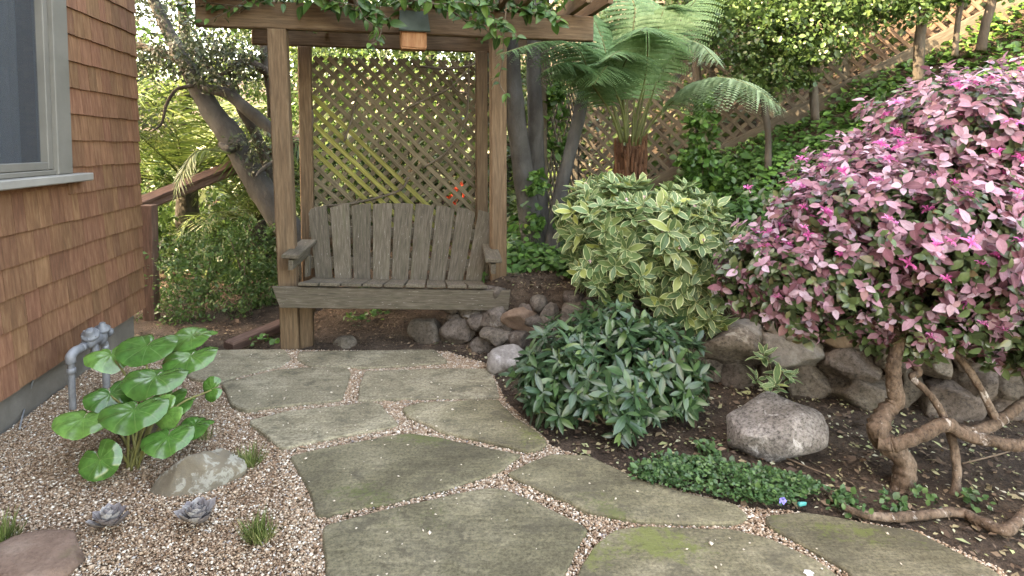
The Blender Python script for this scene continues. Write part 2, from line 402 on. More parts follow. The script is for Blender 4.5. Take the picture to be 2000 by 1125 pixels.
def m_flag(name, stops, moss, mosscol):
    m, n, l, b = new_mat(name); v = coords(n, l, (1, 1, 1), 'obj'); vs_ = coords(n, l, (1.5, 9, 1), 'obj')
    col = ramp_node(n, stops); big = noise_tex(n, l, v, 2.6, 8, .66, .6); l.new(big, col.inputs[0]); c = col.outputs[0]
    st = ramp_node(n, [(.34, (.55, .53, .49)), (.5, (1, 1, 1)), (.66, (1.35, 1.32, 1.27))]); l.new(noise_tex(n, l, vs_, 3.0, 8, .7, .4), st.inputs[0]); c = mix(n, l, .45, c, st.outputs[0], 'MULTIPLY')
    sp = ramp_node(n, [(.36, (.4, .39, .36)), (.5, (1, 1, 1)), (.64, (1.5, 1.48, 1.42))]); l.new(noise_tex(n, l, v, 75, 6, .8), sp.inputs[0]); c = mix(n, l, .85, c, sp.outputs[0], 'MULTIPLY')
    dk = ramp_node(n, [(.51, (0, 0, 0)), (.62, (.75,)*3)]); l.new(noise_tex(n, l, v, 7, 9, .75, .3), dk.inputs[0]); c = mix(n, l, dk.outputs[0], c, (.085, .075, .05))
    mk = mathn(n, l, 'ADD', mathn(n, l, 'MULTIPLY', noise_tex(n, l, v, 1.9, 3, .5, .3), .62), mathn(n, l, 'MULTIPLY', noise_tex(n, l, v, 32, 7, .8), .38))
    mr = ramp_node(n, [(moss, (0, 0, 0)), (moss + .05, (.8,)*3)]); l.new(mk, mr.inputs[0]); c = mix(n, l, mr.outputs[0], c, mosscol)
    wl_ = ramp_node(n, [(.69, (0, 0, 0)), (.72, (.75,)*3)]); l.new(noise_tex(n, l, v, 21, 8, .72), wl_.inputs[0]); c = mix(n, l, wl_.outputs[0], c, (.46, .44, .38))
    h = n.new('ShaderNodeHueSaturation'); l.new(mathn(n, l, 'ADD', mathn(n, l, 'MULTIPLY', rnd_node(n, 'obj'), .34), .83), h.inputs['Value']); l.new(c, h.inputs['Color'])
    l.new(h.outputs[0], b.inputs['Base Color']); b.inputs['Roughness'].default_value = .85; b.inputs['Specular IOR Level'].default_value = .35
    hh_ = mathn(n, l, 'ADD', mathn(n, l, 'MULTIPLY', noise_tex(n, l, vs_, 2.2, 8, .7), 1.4), mathn(n, l, 'MULTIPLY', noise_tex(n, l, v, 60, 6, .75), .45))
    bp_ = n.new('ShaderNodeBump'); bp_.inputs['Strength'].default_value = .9; bp_.inputs['Distance'].default_value = .014; l.new(hh_, bp_.inputs['Height']); l.new(bp_.outputs[0], b.inputs['Normal'])
    return m
FLAGL = m_flag('pale_flagstone_rock', [(.28, (0.140, 0.122, 0.081)), (.5, (0.232, 0.206, 0.142)), (.72, (0.335, 0.303, 0.221))], .63, (.12, .135, .06))
FLAG = m_flag('olive_flagstone_rock', [(.28, (0.079, 0.069, 0.042)), (.5, (0.146, 0.131, 0.081)), (.72, (0.246, 0.220, 0.148))], .585, (.11, .125, .045))
FLAGM = m_flag('mossy_flagstone_rock', [(.28, (0.083, 0.073, 0.043)), (.5, (0.162, 0.143, 0.089)), (.72, (0.283, 0.250, 0.172))], .54, (.14, .16, .045))
STONE = m_noise('wall_stone', [(.25, (0.060, 0.048, 0.038)), (.5, (0.112, 0.092, 0.076)), (.75, (0.172, 0.148, 0.128))], 7, 9, .92, 1.0, 24, (1, 1, 1), 'obj', .22, .012,
                patch=[((.27, .25, .22), 11, .62, .68, .6), ((.09, .09, .06), 3, .58, .75, .4)], bdist=.012, fine=.6)
STONEL = m_noise('pale_stone', [(.25, (.093, .081, .068)), (.5, (.162, .145, .126)), (.75, (.238, .221, .196))], 7, 9, .92, 1.0, 24, (1, 1, 1), 'obj', .12, .01, bdist=.012, fine=.3)
STONER = m_noise('reddish_stone', [(.25, (.105, .068, .048)), (.5, (.175, .118, .085)), (.75, (.25, .185, .14))], 7, 9, .9, .9, 24, (1, 1, 1), 'obj', .1, .01, bdist=.01, fine=.25,
                 patch=[((.12, .12, .05), 3, .58, .75, .6)])
WHITES = m_noise('white_crusted_stone', [(.3, (.14, .125, .11)), (.5, (.23, .215, .2)), (.66, (.46, .45, .44))], 5, 8, .9, .8, 22, bdist=.015, fine=.3)
BOULD = m_noise('boulder_rock', [(.3, (.11, .097, .088)), (.5, (.205, .188, .172)), (.7, (.32, .30, .28))], 9, 10, .92, 1.0, 30, (1, 1, 1), None,
                patch=[((.12, .095, .075), 2.6, .55, .75, .6), ((.46, .45, .43), 17, .6, .66, .7)], bdist=.016, fine=.75)
LICH = m_noise('lichen_rock', [(.25, (.102, .083, .058)), (.5, (.153, .128, .092)), (.75, (.208, .183, .140))], 5, 9, .9, .8, 34, (1, 1, 1), None,
               patch=[((.33, .33, .28), 13, .50, .56, .65), ((.13, .113, .085), 30, .52, .57, .7)], bdist=.006)
SOIL = m_noise('soil', [(.3, (.034, .023, .016)), (.5, (.068, .047, .033)), (.68, (.115, .085, .062))], 7, 9, .95, 1.0, 45, bdist=.03, fine=.6)
GRAVB = m_noise('gravel_floor', [(.3, (.13, .075, .042)), (.5, (.24, .155, .095)), (.68, (.36, .27, .19))], 60, 6, .95, 1.0, 120, bdist=.01)
BARK = m_noise('grey_bark', [(.3, (0.033, 0.031, 0.029)), (.5, (0.063, 0.061, 0.057)), (.75, (0.110, 0.110, 0.104))], 5, 8, .9, .7, 24, (1, 1, .5), None, bdist=.02,
               patch=[((.07, .08, .04), 3, .58, .75, .4)])
BARKD = m_noise('dark_bark', [(.3, (.03, .024, .018)), (.5, (.06, .05, .04)), (.75, (.11, .095, .075))], 7, 8, .9, .7, 30, (1, 1, .4), None, bdist=.02)
BARKW = m_noise('shrub_bark', [(.3, (.058, .039, .027)), (.5, (.117, .080, .056)), (.7, (.195, .148, .113))], 14, 9, .88, .9, 34, (1, 1, .6), None, bdist=.012, fine=.6,
                patch=[((.46, .42, .38), 16, .60, .66, .75)])
TWIG = m_noise('twig', [(.3, (.09, .06, .04)), (.7, (.19, .14, .10))], 9, 6, .85, .4, 40)
VINEW = m_noise('vine_stem', [(.3, (.07, .055, .04)), (.7, (.15, .12, .09))], 9, 6, .85, .5, 40)
FERNT = m_noise('fern_trunk', [(.3, (.045, .018, .010)), (.5, (.10, .045, .024)), (.75, (.18, .09, .05))], 8, 8, .95, .8, 50, (3, 3, .5), 'attr', .35, bdist=.02)
FERNS = m_noise('fern_stalk', [(.3, (.05, .06, .02)), (.7, (.11, .13, .045))], 6, 4, .6, .1, 40)
STALK = m_noise('leaf_stalk', [(.3, (.10, .10, .03)), (.7, (.20, .19, .07))], 6, 4, .55, .1, 40)
PEB = None
def pebble_mat():
    m, n, l, b = new_mat('pebble')
    r_ = ramp_node(n, [(0, (.15, .085, .048)), (.3, (.27, .17, .105)), (.55, (.36, .25, .165)), (.78, (.46, .35, .255)), (.9, (.60, .52, .42)), (.97, (.74, .69, .6)), (.995, (.22, .2, .2))])
    l.new(rnd_node(n, 'attr'), r_.inputs[0]); l.new(r_.outputs[0], b.inputs['Base Color']); b.inputs['Roughness'].default_value = .7
    return m
PEB = pebble_mat()
def litter_mat():
    m, n, l, b = new_mat('litter')
    r_ = ramp_node(n, [(0, (.05, .03, .02)), (.35, (.11, .07, .045)), (.55, (.2, .14, .09)), (.72, (.30, .27, .15)), (.86, (.27, .31, .14)), (1, (.44, .42, .34))])
    l.new(rnd_node(n, 'attr'), r_.inputs[0]); l.new(r_.outputs[0], b.inputs['Base Color']); b.inputs['Roughness'].default_value = .8
    return m
LITTER = litter_mat()
def screen_mat():
    m, n, l, b = new_mat('window_screen')
    v = coords(n, l, (1, 1, 1))
    r_ = ramp_node(n, [(.35, (.045, .055, .065)), (.65, (.085, .10, .115))]); l.new(noise_tex(n, l, v, 220, 2), r_.inputs[0])
    l.new(r_.outputs[0], b.inputs['Base Color']); b.inputs['Roughness'].default_value = .5
    t = n.new('ShaderNodeBsdfTransparent'); ms = n.new('ShaderNodeMixShader'); ms.inputs[0].default_value = .5
    l.new(b.outputs[0], ms.inputs[1]); l.new(t.outputs[0], ms.inputs[2]); l.new(ms.outputs[0], n['Material Output'].inputs[0])
    return m
SCREEN = screen_mat()
CURT = m_noise('curtain_cloth', [(.3, (.210, .231, .259)), (.7, (.280, .301, .329))], 3, 4, .9, 0)
def flat(name, c, rough=.6):
    m, n, l, b = new_mat(name); b.inputs['Base Color'].default_value = (*c, 1); b.inputs['Roughness'].default_value = rough; return m

# leaf materials (colours belong to the leaves themselves)
def pair(name, stops, **k): return m_leaf(name, stops, 'attr', **k), m_leaf(name + '_piece', stops, 'obj', **k)
IVY = m_leaf('ivy_leaf', [(0, (.031, .081, .022)), (.55, (.062, .156, .035)), (.85, (.100, .231, .050)), (1, (.200, .338, .062))], 'attr', .4, .2)
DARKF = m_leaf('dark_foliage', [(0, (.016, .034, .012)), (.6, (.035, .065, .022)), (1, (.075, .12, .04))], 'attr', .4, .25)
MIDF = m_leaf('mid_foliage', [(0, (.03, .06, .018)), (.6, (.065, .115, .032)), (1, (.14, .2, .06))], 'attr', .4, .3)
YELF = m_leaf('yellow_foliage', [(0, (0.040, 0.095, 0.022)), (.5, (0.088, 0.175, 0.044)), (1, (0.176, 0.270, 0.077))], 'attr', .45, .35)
OLIVE = m_leaf('olive_foliage', [(0, (.025, .055, .019)), (.5, (.057, .110, .034)), (.85, (.098, .161, .052)), (1, (.164, .221, .076))], 'attr', .3, .3)
GREYF = m_leaf('greygreen_foliage', [(0, (.03, .045, .026)), (.6, (.07, .095, .05)), (1, (.15, .18, .11))], 'attr', .4, .25)
BUSHF = m_leaf('bush_foliage', [(0, (0.036, 0.078, 0.024)), (.6, (0.078, 0.156, 0.042)), (1, (0.168, 0.264, 0.084))], 'attr', .4, .3)
PALMF = m_leaf('palm_leaf', [(0, (0.049, 0.088, 0.024)), (.6, (0.107, 0.167, 0.044)), (1, (0.197, 0.255, 0.077))], 'attr', .45, .3)
PALMY = m_leaf('yellow_palm_leaf', [(0, (0.062, 0.108, 0.028)), (.6, (0.140, 0.206, 0.055)), (1, (0.250, 0.304, 0.099))], 'attr', .45, .35)
FERNF = m_leaf('fern_leaf', [(0, (0.072, 0.155, 0.063)), (.5, (0.136, 0.262, 0.115)), (1, (0.221, 0.369, 0.190))], 'attr', .5, .42, mott=.15)
FERNP = m_leaf('pale_fern_leaf', [(0, (0.135, 0.205, 0.110)), (.5, (0.216, 0.320, 0.187)), (1, (0.297, 0.410, 0.264))], 'attr', .5, .42, mott=.15)
GRASS = m_leaf('grass_blade', [(0, (.08, .12, .03)), (.6, (.15, .21, .06)), (1, (.34, .34, .15))], 'attr', .5, .3)
VAR_A, VAR_O = pair('variegated_leaf', [(0, (.07, .14, .055)), (.5, (.11, .20, .08)), (.85, (.16, .25, .10)), (1, (.36, .40, .10))], rough=.42, transl=.25, margin=((.50, .56, .30), .74), vein=((.2, .27, .12), .5), mott=.2)
GLO_A, GLO_O = pair('glossy_dark_leaf', [(0, (.018, .05, .022)), (.6, (.035, .085, .036)), (.9, (.06, .125, .045)), (1, (.12, .19, .06))], rough=.3, transl=.15, vein=((.08, .15, .07), .6), spec=.55, mott=.2)
PNK_A, PNK_O = pair('pink_leaf', [(0, (0.121, 0.048, 0.060)), (.2, (0.233, 0.101, 0.132)), (.45, (0.353, 0.185, 0.239)), (.7, (0.445, 0.281, 0.359)), (.88, (0.525, 0.407, 0.501)), (1, (0.313, 0.155, 0.144))], rough=.5, transl=.25, vein=((.30, .12, .17), .4), mott=.25, spec=.25)
LGR_A, LGR_O = pair('loropetalum_green_leaf', [(0, (.04, .065, .028)), (.5, (.075, .125, .05)), (.85, (.11, .17, .065)), (1, (.16, .11, .06))], rough=.3, transl=.2, vein=((.10, .15, .08), .5), spec=.55)
VIN_A, VIN_O = pair('vine_leaf', [(0, (.025, .075, .02)), (.6, (.055, .14, .035)), (1, (.12, .23, .05))], rough=.35, transl=.3, vein=((.13, .22, .08), .5))
LIG_O = m_leaf('leopard_leaf', [(0, (.04, .13, .026)), (.5, (.07, .19, .038)), (1, (.12, .265, .06))], 'obj', .2, .2, vein=((.24, .37, .13), .5), radial=True, spec=.8, mott=.4)
PERI = m_leaf('periwinkle_leaf', [(0, (.03, .075, .028)), (.6, (.055, .13, .045)), (1, (.11, .2, .07))], 'attr', .35, .2)
SUCC = m_leaf('succulent_leaf', [(0, (.22, .195, .20)), (.5, (.32, .295, .29)), (1, (.42, .40, .38))], 'obj', .5, .1)
FLOW = m_leaf('pink_flower', [(0, (.64, .10, .36)), (.5, (.74, .18, .48)), (1, (.82, .32, .60))], 'obj', .5, .3, mott=.1)

T_SMALL = leaf_tpl(.5, 2, .12, .12, .45)
T_DIA = (np.array([(0, 0, 0), (.26, .45, .05), (0, 1, -.08), (-.26, .45, .05)]), np.array([[0, 1, 2, 3]]), np.array([(.5, 0), (1, .5), (.5, 1), (0, .5)]))
T_FERN = (T_DIA[0]*np.array([1.45, 1, 1]), T_DIA[1], T_DIA[2])
T_ROUND = leaf_tpl(.72, 3, .10, .12, .5)
T_LONG = leaf_tpl(.34, 4, .14, .28, .55)
T_LONG2 = leaf_tpl(.32, 4, .10, .12, .5)
T_VAR = leaf_tpl(.40, 4, .14, .24, .55)
T_VAR2 = leaf_tpl(.38, 4, .10, .06, .52)
T_OV = leaf_tpl(.56, 4, .10, .2, .45)
T_OV2 = leaf_tpl(.6, 4, .16, .08, .42)
T_VINE = leaf_tpl(.5, 5, .14, .2, .38)

# ================================================================== SETTING
WA, WB = np.array([-.45, 4.12]), np.array([2.65, 3.0])                 # stone wall base line
WD = (WB - WA) / np.linalg.norm(WB - WA); WN = np.array([-WD[1], WD[0]])   # WN points uphill
def wall_d(x, y): return (x - WA[0])*WN[0] + (y - WA[1])*WN[1]
HC = np.array([-2.9, 4.57]); HU = np.array([.192, -.981]); HN = np.array([.981, .192])   # house corner, along wall to the viewer, outward

FLAGS_PX = [
 ([(330,705),(398,683),(555,681),(571,699),(548,714),(480,729),(428,746),(372,738)], 0),
 ([(583,686),(850,682),(872,700),(874,708),(800,713),(710,718),(602,714),(581,700)], 0),
 ([(433,749),(540,722),(605,718),(677,719),(685,728),(676,755),(670,780),(623,786),(478,801),(452,788)], 0),
 ([(712,724),(830,719),(953,719),(965,738),(975,776),(813,778),(698,782),(703,750)], 0),
 ([(485,821),(556,803),(650,793),(727,784),(744,789),(779,829),(720,842),(648,855),(549,876),(514,846)], 0),
 ([(784,797),(818,786),(900,782),(975,780),(1004,813),(1070,858),(1068,871),(1032,881),(968,867),(856,842),(831,826),(797,815)], 1),
 ([(565,889),(660,868),(772,848),(802,844),(856,854),(940,871),(1021,886),(979,916),(875,953),(740,984),(622,1007),(596,941)], 0),
 ([(632,1025),(760,993),(875,966),(962,951),(996,956),(1060,985),(1105,1011),(1152,1032),(1122,1072),(1098,1126),(1085,1200),(860,1212),(636,1205)], 0),
 ([(988,926),(1030,903),(1075,886),(1150,889),(1185,906),(1262,940),(1350,966),(1440,985),(1462,1008),(1440,1022),(1350,1022),(1250,1018),(1150,1001),(1080,966)], 0),
 ([(1200,1032),(1262,1026),(1350,1029),(1432,1032),(1505,1051),(1600,1095),(1642,1126),(1680,1200),(1400,1230),(1105,1215),(1130,1110),(1160,1062)], 1),
 ([(1494,1006),(1560,1000),(1640,1012),(1782,1035),(1852,1070),(1940,1110),(1995,1160),(1850,1225),(1730,1215),(1655,1112),(1565,1062),(1500,1027)], 1)]
FLAG_W = [np.array([G(x, y, .004)[:2] for x, y in p]) for p, _ in FLAGS_PX]
def in_poly(x, y, P):
    c = np.zeros(np.shape(x), bool); j = len(P) - 1
    for i in range(len(P)):
        xi, yi, xj, yj = P[i][0], P[i][1], P[j][0], P[j][1]
        c ^= ((yi > y) != (yj > y)) & (x < (xj - xi)*(y - yi)/((yj - yi) if abs(yj - yi) > 1e-9 else 1e-9) + xi); j = i
    return c
PATIO = np.array([tuple(G(x, y)[:2]) for x, y in [(345,684),(560,681),(872,684),(952,708),(990,782),(1080,868),(1175,900),(1262,936),(1450,984),(1560,996),(1790,1032),(1960,1108),(2040,1200)]]
                 + [(2.2, 1.2), (1.2, .6), (-2.0, .6), (-2.25, 1.4), tuple(HC + HU*.05 + HN*-.03)])
def sstep(a, b, x): t = np.clip((x - a)/(b - a), 0, 1); return t*t*(3 - 2*t)
def fence_y(x): return 6.4 - .335*(x - 2.5)
def terrain(x, y, nz=True):
    x = np.asarray(x, float); y = np.asarray(y, float)
    d = wall_d(x, y)
    zf = np.clip(1.40 + .58*(x - 2.5), .55, 6)                         # height at the fence line
    s = np.clip(d / np.maximum(wall_d(x, fence_y(x)), .5), 0, None)
    hill = .42 + (zf - .42)*np.minimum(s, 1)**1.15 + np.maximum(s - 1, 0)*1.1
    step = sstep(.10, .26, d)
    right = hill*step
    left = -.1 + .10*np.clip(y - 4.3, 0, 30) + .09*np.maximum(y - 9, 0)
    mid = .30*np.clip(d - .10, 0, 3) + .2*np.clip(d - 1.2, 0, 6)
    a = sstep(-.5, -.1, x); b = sstep(-1.9, -1.3, x)
    back = (1-b)*left + b*mid
    z = a*right + (1-a)*back
    infront = y < np.where(x < -.45, 4.12 + (x+.45)*-.0, 0)
    z = np.where(infront, -.03, z)
    z = np.where((d < 0) & (x > -.45), -.012 + .02*sstep(0, -.5, d)*0, z)
    if nz: z = z + np.where(d > -.0, .02, .008)*np.sin(x*9.1 + 2*np.sin(y*5.3))*np.sin(y*8.3 + x*2.1)
    z = np.where(in_poly(x, y, PATIO), -.036, z)
    return z
gx = np.unique(np.concatenate([np.linspace(-70, -6, 14), np.arange(-6, 7, .065), np.linspace(7, 70, 14)]))
gy = np.unique(np.concatenate([np.linspace(-50, .3, 10), np.arange(.3, 9, .065), np.linspace(9.2, 14, 12), np.linspace(15, 90, 12)]))
XX, YY = np.meshgrid(gx, gy); ZZ = terrain(XX, YY); ZZ = np.where((XX < -2.6) & (YY < 4.4), -.05, ZZ); ZZ = np.minimum(ZZ, 9)
nx, ny = len(gx), len(gy)
ii = (np.arange(ny-1)[:, None]*nx + np.arange(nx-1)[None]).ravel()
gr = obj('ground', np.stack([XX, YY, ZZ], -1).reshape(-1, 3), [np.stack([ii, ii+1, ii+nx+1, ii+nx], 1)], SOIL)
gr['kind'] = 'structure'; gr['label'] = 'dark brown garden soil of the beds and slope'

# gravel floor sheet under the pebbles
P = PATIO; cx, cy = P[:, 0], P[:, 1]
gf = obj('gravel_floor', np.c_[P, np.full(len(P), -.026)], [np.arange(len(P))[None]], GRAVB, smooth=False)
gf['kind'] = 'structure'; gf['label'] = 'compacted tan gravel under the flagstones and pebbles'

# flagstones
path = link('flagstone_path', None, None, Matrix.Translation((0, 2.8, 0))); path['kind'] = 'structure'; path['label'] = 'path of large grey green flagstones set in pebbles'
def flag_geo(P, seed, top):
    rr = random.Random(seed); Q = []
    n = len(P)
    for i in range(n):                                                # rounded corners, uneven edges
        a, b = P[i], P[(i+1) % n]; L = np.linalg.norm(b - a); k = max(2, int(L/.022)); nn = np.array([-(b-a)[1], (b-a)[0]])/max(L, 1e-6)
        for j in range(k):
            t = j/k; q = a + (b-a)*t
            Q.append(q + nn*(.010*noise.noise(Vector((q[0]*7, q[1]*7, seed))) + .006*noise.noise(Vector((q[0]*27, q[1]*27, seed)))))
    Q = np.array(Q)
    for _ in range(1): Q = .5*Q + .25*(np.roll(Q, 1, 0) + np.roll(Q, -1, 0))
    ar = .5*np.sum(Q[:, 0]*np.roll(Q[:, 1], -1) - np.roll(Q[:, 0], -1)*Q[:, 1])
    if ar < 0: Q = Q[::-1]
    m = len(Q); dd = np.roll(Q, -1, 0) - np.roll(Q, 1, 0); dd /= np.linalg.norm(dd, axis=1)[:, None]; nin = np.stack([-dd[:, 1], dd[:, 0]], 1)
    c = Q.mean(0)
    V = [np.c_[Q - nin*.004, np.full(m, -.04)], np.c_[Q, np.full(m, top - .007)], np.c_[Q + nin*.006, np.full(m, top - .001)], np.c_[Q + nin*.016, np.full(m, top)]]
    F = [list(range(3*m, 4*m))]
    for k in range(3):
        for i in range(m): j = (i+1) % m; F.append([k*m+i, k*m+j, (k+1)*m+j, (k+1)*m+i])
    V = np.concatenate(V); V[:, :2] -= c
    return V, F, c
for i, ((px, mossy), Pw) in enumerate(zip(FLAGS_PX, FLAG_W)):
    V, F, c = flag_geo(Pw, i+1, .004 + .004*((i*7) % 3)/2)
    obj('flagstone', V, F, FLAGM if mossy else (FLAGL if i < 5 else FLAG), path, Matrix.Translation((c[0], c[1], 0)), smooth=False)

# pebbles: loose gravel on the left bed and in the joints
def pebbles(n_try):
    x = rng.uniform(-2.75, 1.9, n_try); y = rng.uniform(1.55, 4.25, n_try)
    keep = in_poly(x, y, PATIO); x, y = x[keep], y[keep]
    inside = np.zeros(len(x), bool)
    for Pw in FLAG_W:
        c = Pw.mean(0); inside |= in_poly(x, y, c + (Pw - c)*.985)
    px, py, fw = project(np.c_[x, y, np.zeros(len(x))])
    vis = (px > -120) & (px < 2120) & (py < 1230)
    stray = inside & (rng.random(len(x)) < .0016)
    m = vis & (~inside | stray)
    return x[m], y[m], stray[m], inside[m]
x, y, stray, ins = pebbles(420000)
left = (x < -.55 - .25*(y - 2.0)*0) 
n = len(x)
size = rng.lognormal(math.log(.0040), .36, n); size = np.clip(size, .0024, .0115)
joint = ~(x < np.interp(y, [1.6, 2.6, 3.4, 4.1], [-.62, -1.05, -1.55, -2.2]))
z = np.where(joint, -.014, -.022) + rng.random(n)*.009; z[stray] = .009
octv = np.array([(1, 0, 0), (0, 1, 0), (-1, 0, 0), (0, -1, 0), (0, 0, .75), (0, 0, -.75), (.62, .62, .3), (-.62, -.62, .3)], float)
octf = np.array([(0, 1, 4), (1, 2, 4), (2, 3, 4), (3, 0, 4), (1, 0, 5), (2, 1, 5), (3, 2, 5), (0, 3, 5)])
octv = octv[:6]
ang = rng.random(n)*6.28; ca, sa = np.cos(ang), np.sin(ang)
loc = octv[None]*rng.uniform(.65, 1.35, (n, 6, 1))*np.stack([size*1.25, size*.95, size*.8], 1)[:, None, :]
V = np.stack([loc[..., 0]*ca[:, None] - loc[..., 1]*sa[:, None] + x[:, None], loc[..., 0]*sa[:, None] + loc[..., 1]*ca[:, None] + y[:, None], loc[..., 2] + z[:, None] + .3*loc[..., 0]*rng.normal(0, .5, (n, 1))], -1)
rv = rng.random(n); rv = np.where(joint, .25 + .75*rv, rv**1.15); rv[stray] = .9
pb = obj('pebble_gravel', V.reshape(-1, 3), [(octf[None] + (np.arange(n)*6)[:, None, None]).reshape(-1, 3)], PEB, attr=np.repeat(rv, 6))
tag(pb, 'loose tan brown and white pebbles around the flagstones', 'gravel', kind='stuff')

# ------------------------------------------------------------------ leaf litter on the soil
def litter(name, n, area, size, label, zoff=.006, rlo=0, rhi=1):
    x = rng.uniform(area[0], area[1], n); y = rng.uniform(area[2], area[3], n)
    px, py, fw = project(np.c_[x, y, terrain(x, y)])
    m = ~in_poly(x, y, PATIO) & (px > -100) & (px < 2150) & (py < 1250) & (px > 250)
    x, y = x[m], y[m]; k = len(x)
    L = Leaves(); d = rand_dirs(k); d[:, 2] *= .25; nn = rng.normal(0, .35, (k, 3)); nn[:, 2] = 1
    L.add(np.c_[x, y, terrain(x, y) + zoff + rng.random(k)*.008], d, nn, size*rng.lognormal(0, .45, k), rlo + (rhi-rlo)*rng.random(k)**1.25)
    o = link(name, cloud_mesh(name, L.cat(), T_DIA, LITTER)); tag(o, label, 'leaf litter', kind='stuff'); return o
litter('leaf_litter', 15000, (-.6, 3.6, 1.5, 4.3), .021, 'fallen leaf bits and wood chips scattered over the lower bed soil')
litter('bark_litter', 13000, (-3.0, 2.0, 4.0, 6.0), .017, 'dry twigs and bark bits on the soil behind the stone wall and under the bench', rhi=.62)

# ================================================================== STONE WALL
sw = thing('stone_wall', (1.1, 3.55, 0), 'low dry stone retaining wall of rounded brown boulders below the ivy slope', 'wall')
STN = [(832,650,66,50),(892,650,62,54),(968,617,60,46),(1022,627,76,50),(1072,618,40,44),(974,656,68,42),(946,671,56,36),(1018,664,48,36),(920,686,24,30),
 (923,614,50,26),(1130,622,100,62),(1080,658,70,44),(1150,680,80,56),(1220,630,84,58),(1230,690,90,60),(1300,640,80,60),(1310,704,84,64),(1362,660,60,50),
 (1426,672,106,76),(1459,646,70,44),(1538,648,90,48),(1538,685,122,58),(1631,648,86,82),(1446,738,78,64),(1391,721,46,42),(1582,750,84,80),(1653,710,108,58),
 (1675,760,112,80),(1700,640,66,56),(1745,690,70,60),(1829,705,70,70),(1890,690,84,62),(1772,756,66,66),(1851,792,112,92),(1908,754,92,84),(1970,750,76,60),(1975,802,68,52),
 (1965,856,78,60),(1505,735,60,52),(1770,640,80,60),(1850,640,80,60),(1935,650,80,64),(1935,700,60,50),(2030,690,90,70),(2040,760,90,80),(2050,830,90,70),(1952,890,60,30),(1360,745,50,44),(1160,735,70,40),(1260,745,80,44)]
for i, (px, py, pw, ph) in enumerate(STN):
    d = ray(px, py); den = d.x*WN[0] + d.y*WN[1]
    t = ((WA[0])*WN[0] + WA[1]*WN[1] + .05 + .14*max(0, (690 - py)/100)) / den
    c = Vector((0, 0, EYE)) + d*t; k = (c.y)/FPX
    hw = max(pw, 30)*k*1.08; hh = ph*k*1.12
    mt = STONEL if i in (19, 20, 21, 9, 38) else (STONER if i in (8, 3, 22) else STONE)
    rock('stone', c + Vector((WN[0], WN[1], 0))*.02, (hw*1.04, hw*.85 + .05, hh*1.04), mt, i+3, sw, 4, rot=math.atan2(WD[1], WD[0]) + random.uniform(-.3, .3), tilt=random.uniform(-.15, .15), block=.74, cuts=10, rough=.09)
rs2 = random.Random(12)
for i in range(84):                                                   # smaller stones wedged behind and between
    t = -.05 + 3.7*(i + rs2.random())/84; zc = rs2.uniform(.02, .40); off = .10 + .22*zc
    c = Vector((WA[0] + WD[0]*t + WN[0]*off, WA[1] + WD[1]*t + WN[1]*off, zc)); q = rs2.uniform(.10, .18)
    rock('stone', c, (q*1.25, q, q*.85), STONE, i+120, sw, 2, rot=rs2.uniform(0, 3), block=.75, cuts=7, rough=.09)
o = rock('white_crusted_rock', G(990, 728) + Vector((0, .08, .05)), (.26, .22, .17), WHITES, 91, None, 3, rough=.1); tag(o, 'pale rock with white crust at the end of the stone wall', 'rock')
o = rock('boulder', G(1533, 900) + Vector((0, .17, .055)), (.57, .42, .325), BOULD, 61, None, 4, rot=.15, block=.85, cuts=14, rough=.06); tag(o, 'big grey speckled boulder lying on the bare soil', 'boulder')
o = rock('lichen_rock', G(372, 965) + Vector((-.03, .11, -.01)), (.50, .32, .30), LICH, 26, None, 4, rot=.25, tilt=.0, block=.85, cuts=8, rough=.05, taper=.5, shear=.1); tag(o, 'tan rock with pale lichen rings in the pebbles', 'rock')
o = rock('flat_red_stone', G(50, 1105) + Vector((0, .02, -.005)), (.36, .3, .11), STONER, 31, None, 3, block=.8, cuts=5, rough=.05); tag(o, 'flat reddish brown stone sunk in the pebbles', 'stone')
o = rock('low_stone', G(262, 862) + Vector((0, .05, .02)), (.26, .16, .16), STONE, 37, None, 3, block=.8); tag(o, 'small brown stone behind the stalks of the leopard plant', 'stone')
o = rock('edging_rock', G(672, 678, .0) + Vector((0, .05, .0)), (.2, .14, .12), STONE, 38, None, 3); tag(o, 'small grey rock half buried under the bench', 'rock')
o = rock('pink_pebble', G(180, 1027) + Vector((0, 0, -.012)), (.036, .03, .026), STONER, 41, None, 2); tag(o, 'small reddish pebble touching the rosette succulent', 'pebble')

# ================================================================== HOUSE
HD = Vector((HU[0], HU[1], 0)); HNv = Vector((HN[0], HN[1], 0)); HCv = Vector((HC[0], HC[1], 0)); ZV = Vector((0, 0, 1))
def hp(u, z, out=0): return HCv + HD*u + HNv*out + ZV*z
hs = thing('shingle_house', hp(4, 0, -3), 'house with brown wooden shingle siding on a grey concrete base', 'house')
HL, HDp, HH = 9.0, 6.0, 6.6
def hbox(name, u0, u1, o0, o1, z0, z1, mat, parent, bev=.004):
    p0, p1 = hp(u0, (z0+z1)/2, (o0+o1)/2), hp(u1, (z0+z1)/2, (o0+o1)/2)
    return board(name, p0, p1, z1 - z0, o1 - o0, mat, parent, HNv, bev)
wu0, wu1, wz0, wz1 = 1.03, 2.35, 1.27, 2.62     # window outer rectangle
acc = Acc()
for (u0, u1, z0, z1) in [(0, HL, .17, wz0), (0, wu0, wz0, wz1), (wu1, HL, wz0, wz1), (0, HL, wz1, HH)]:
    V, F = prism_geo([(u0, z0), (u1, z0), (u1, z1), (u0, z1)], .2, .002); acc.add(V, F)
wallm = acc.build('wall', SHINGA, hs, False, basis(HD, ZV, -HNv, hp(0, 0, -.10)))
hbox('inner_wall', .2, HL, -HDp, -.8, .17, HH, SHINGA, hs)
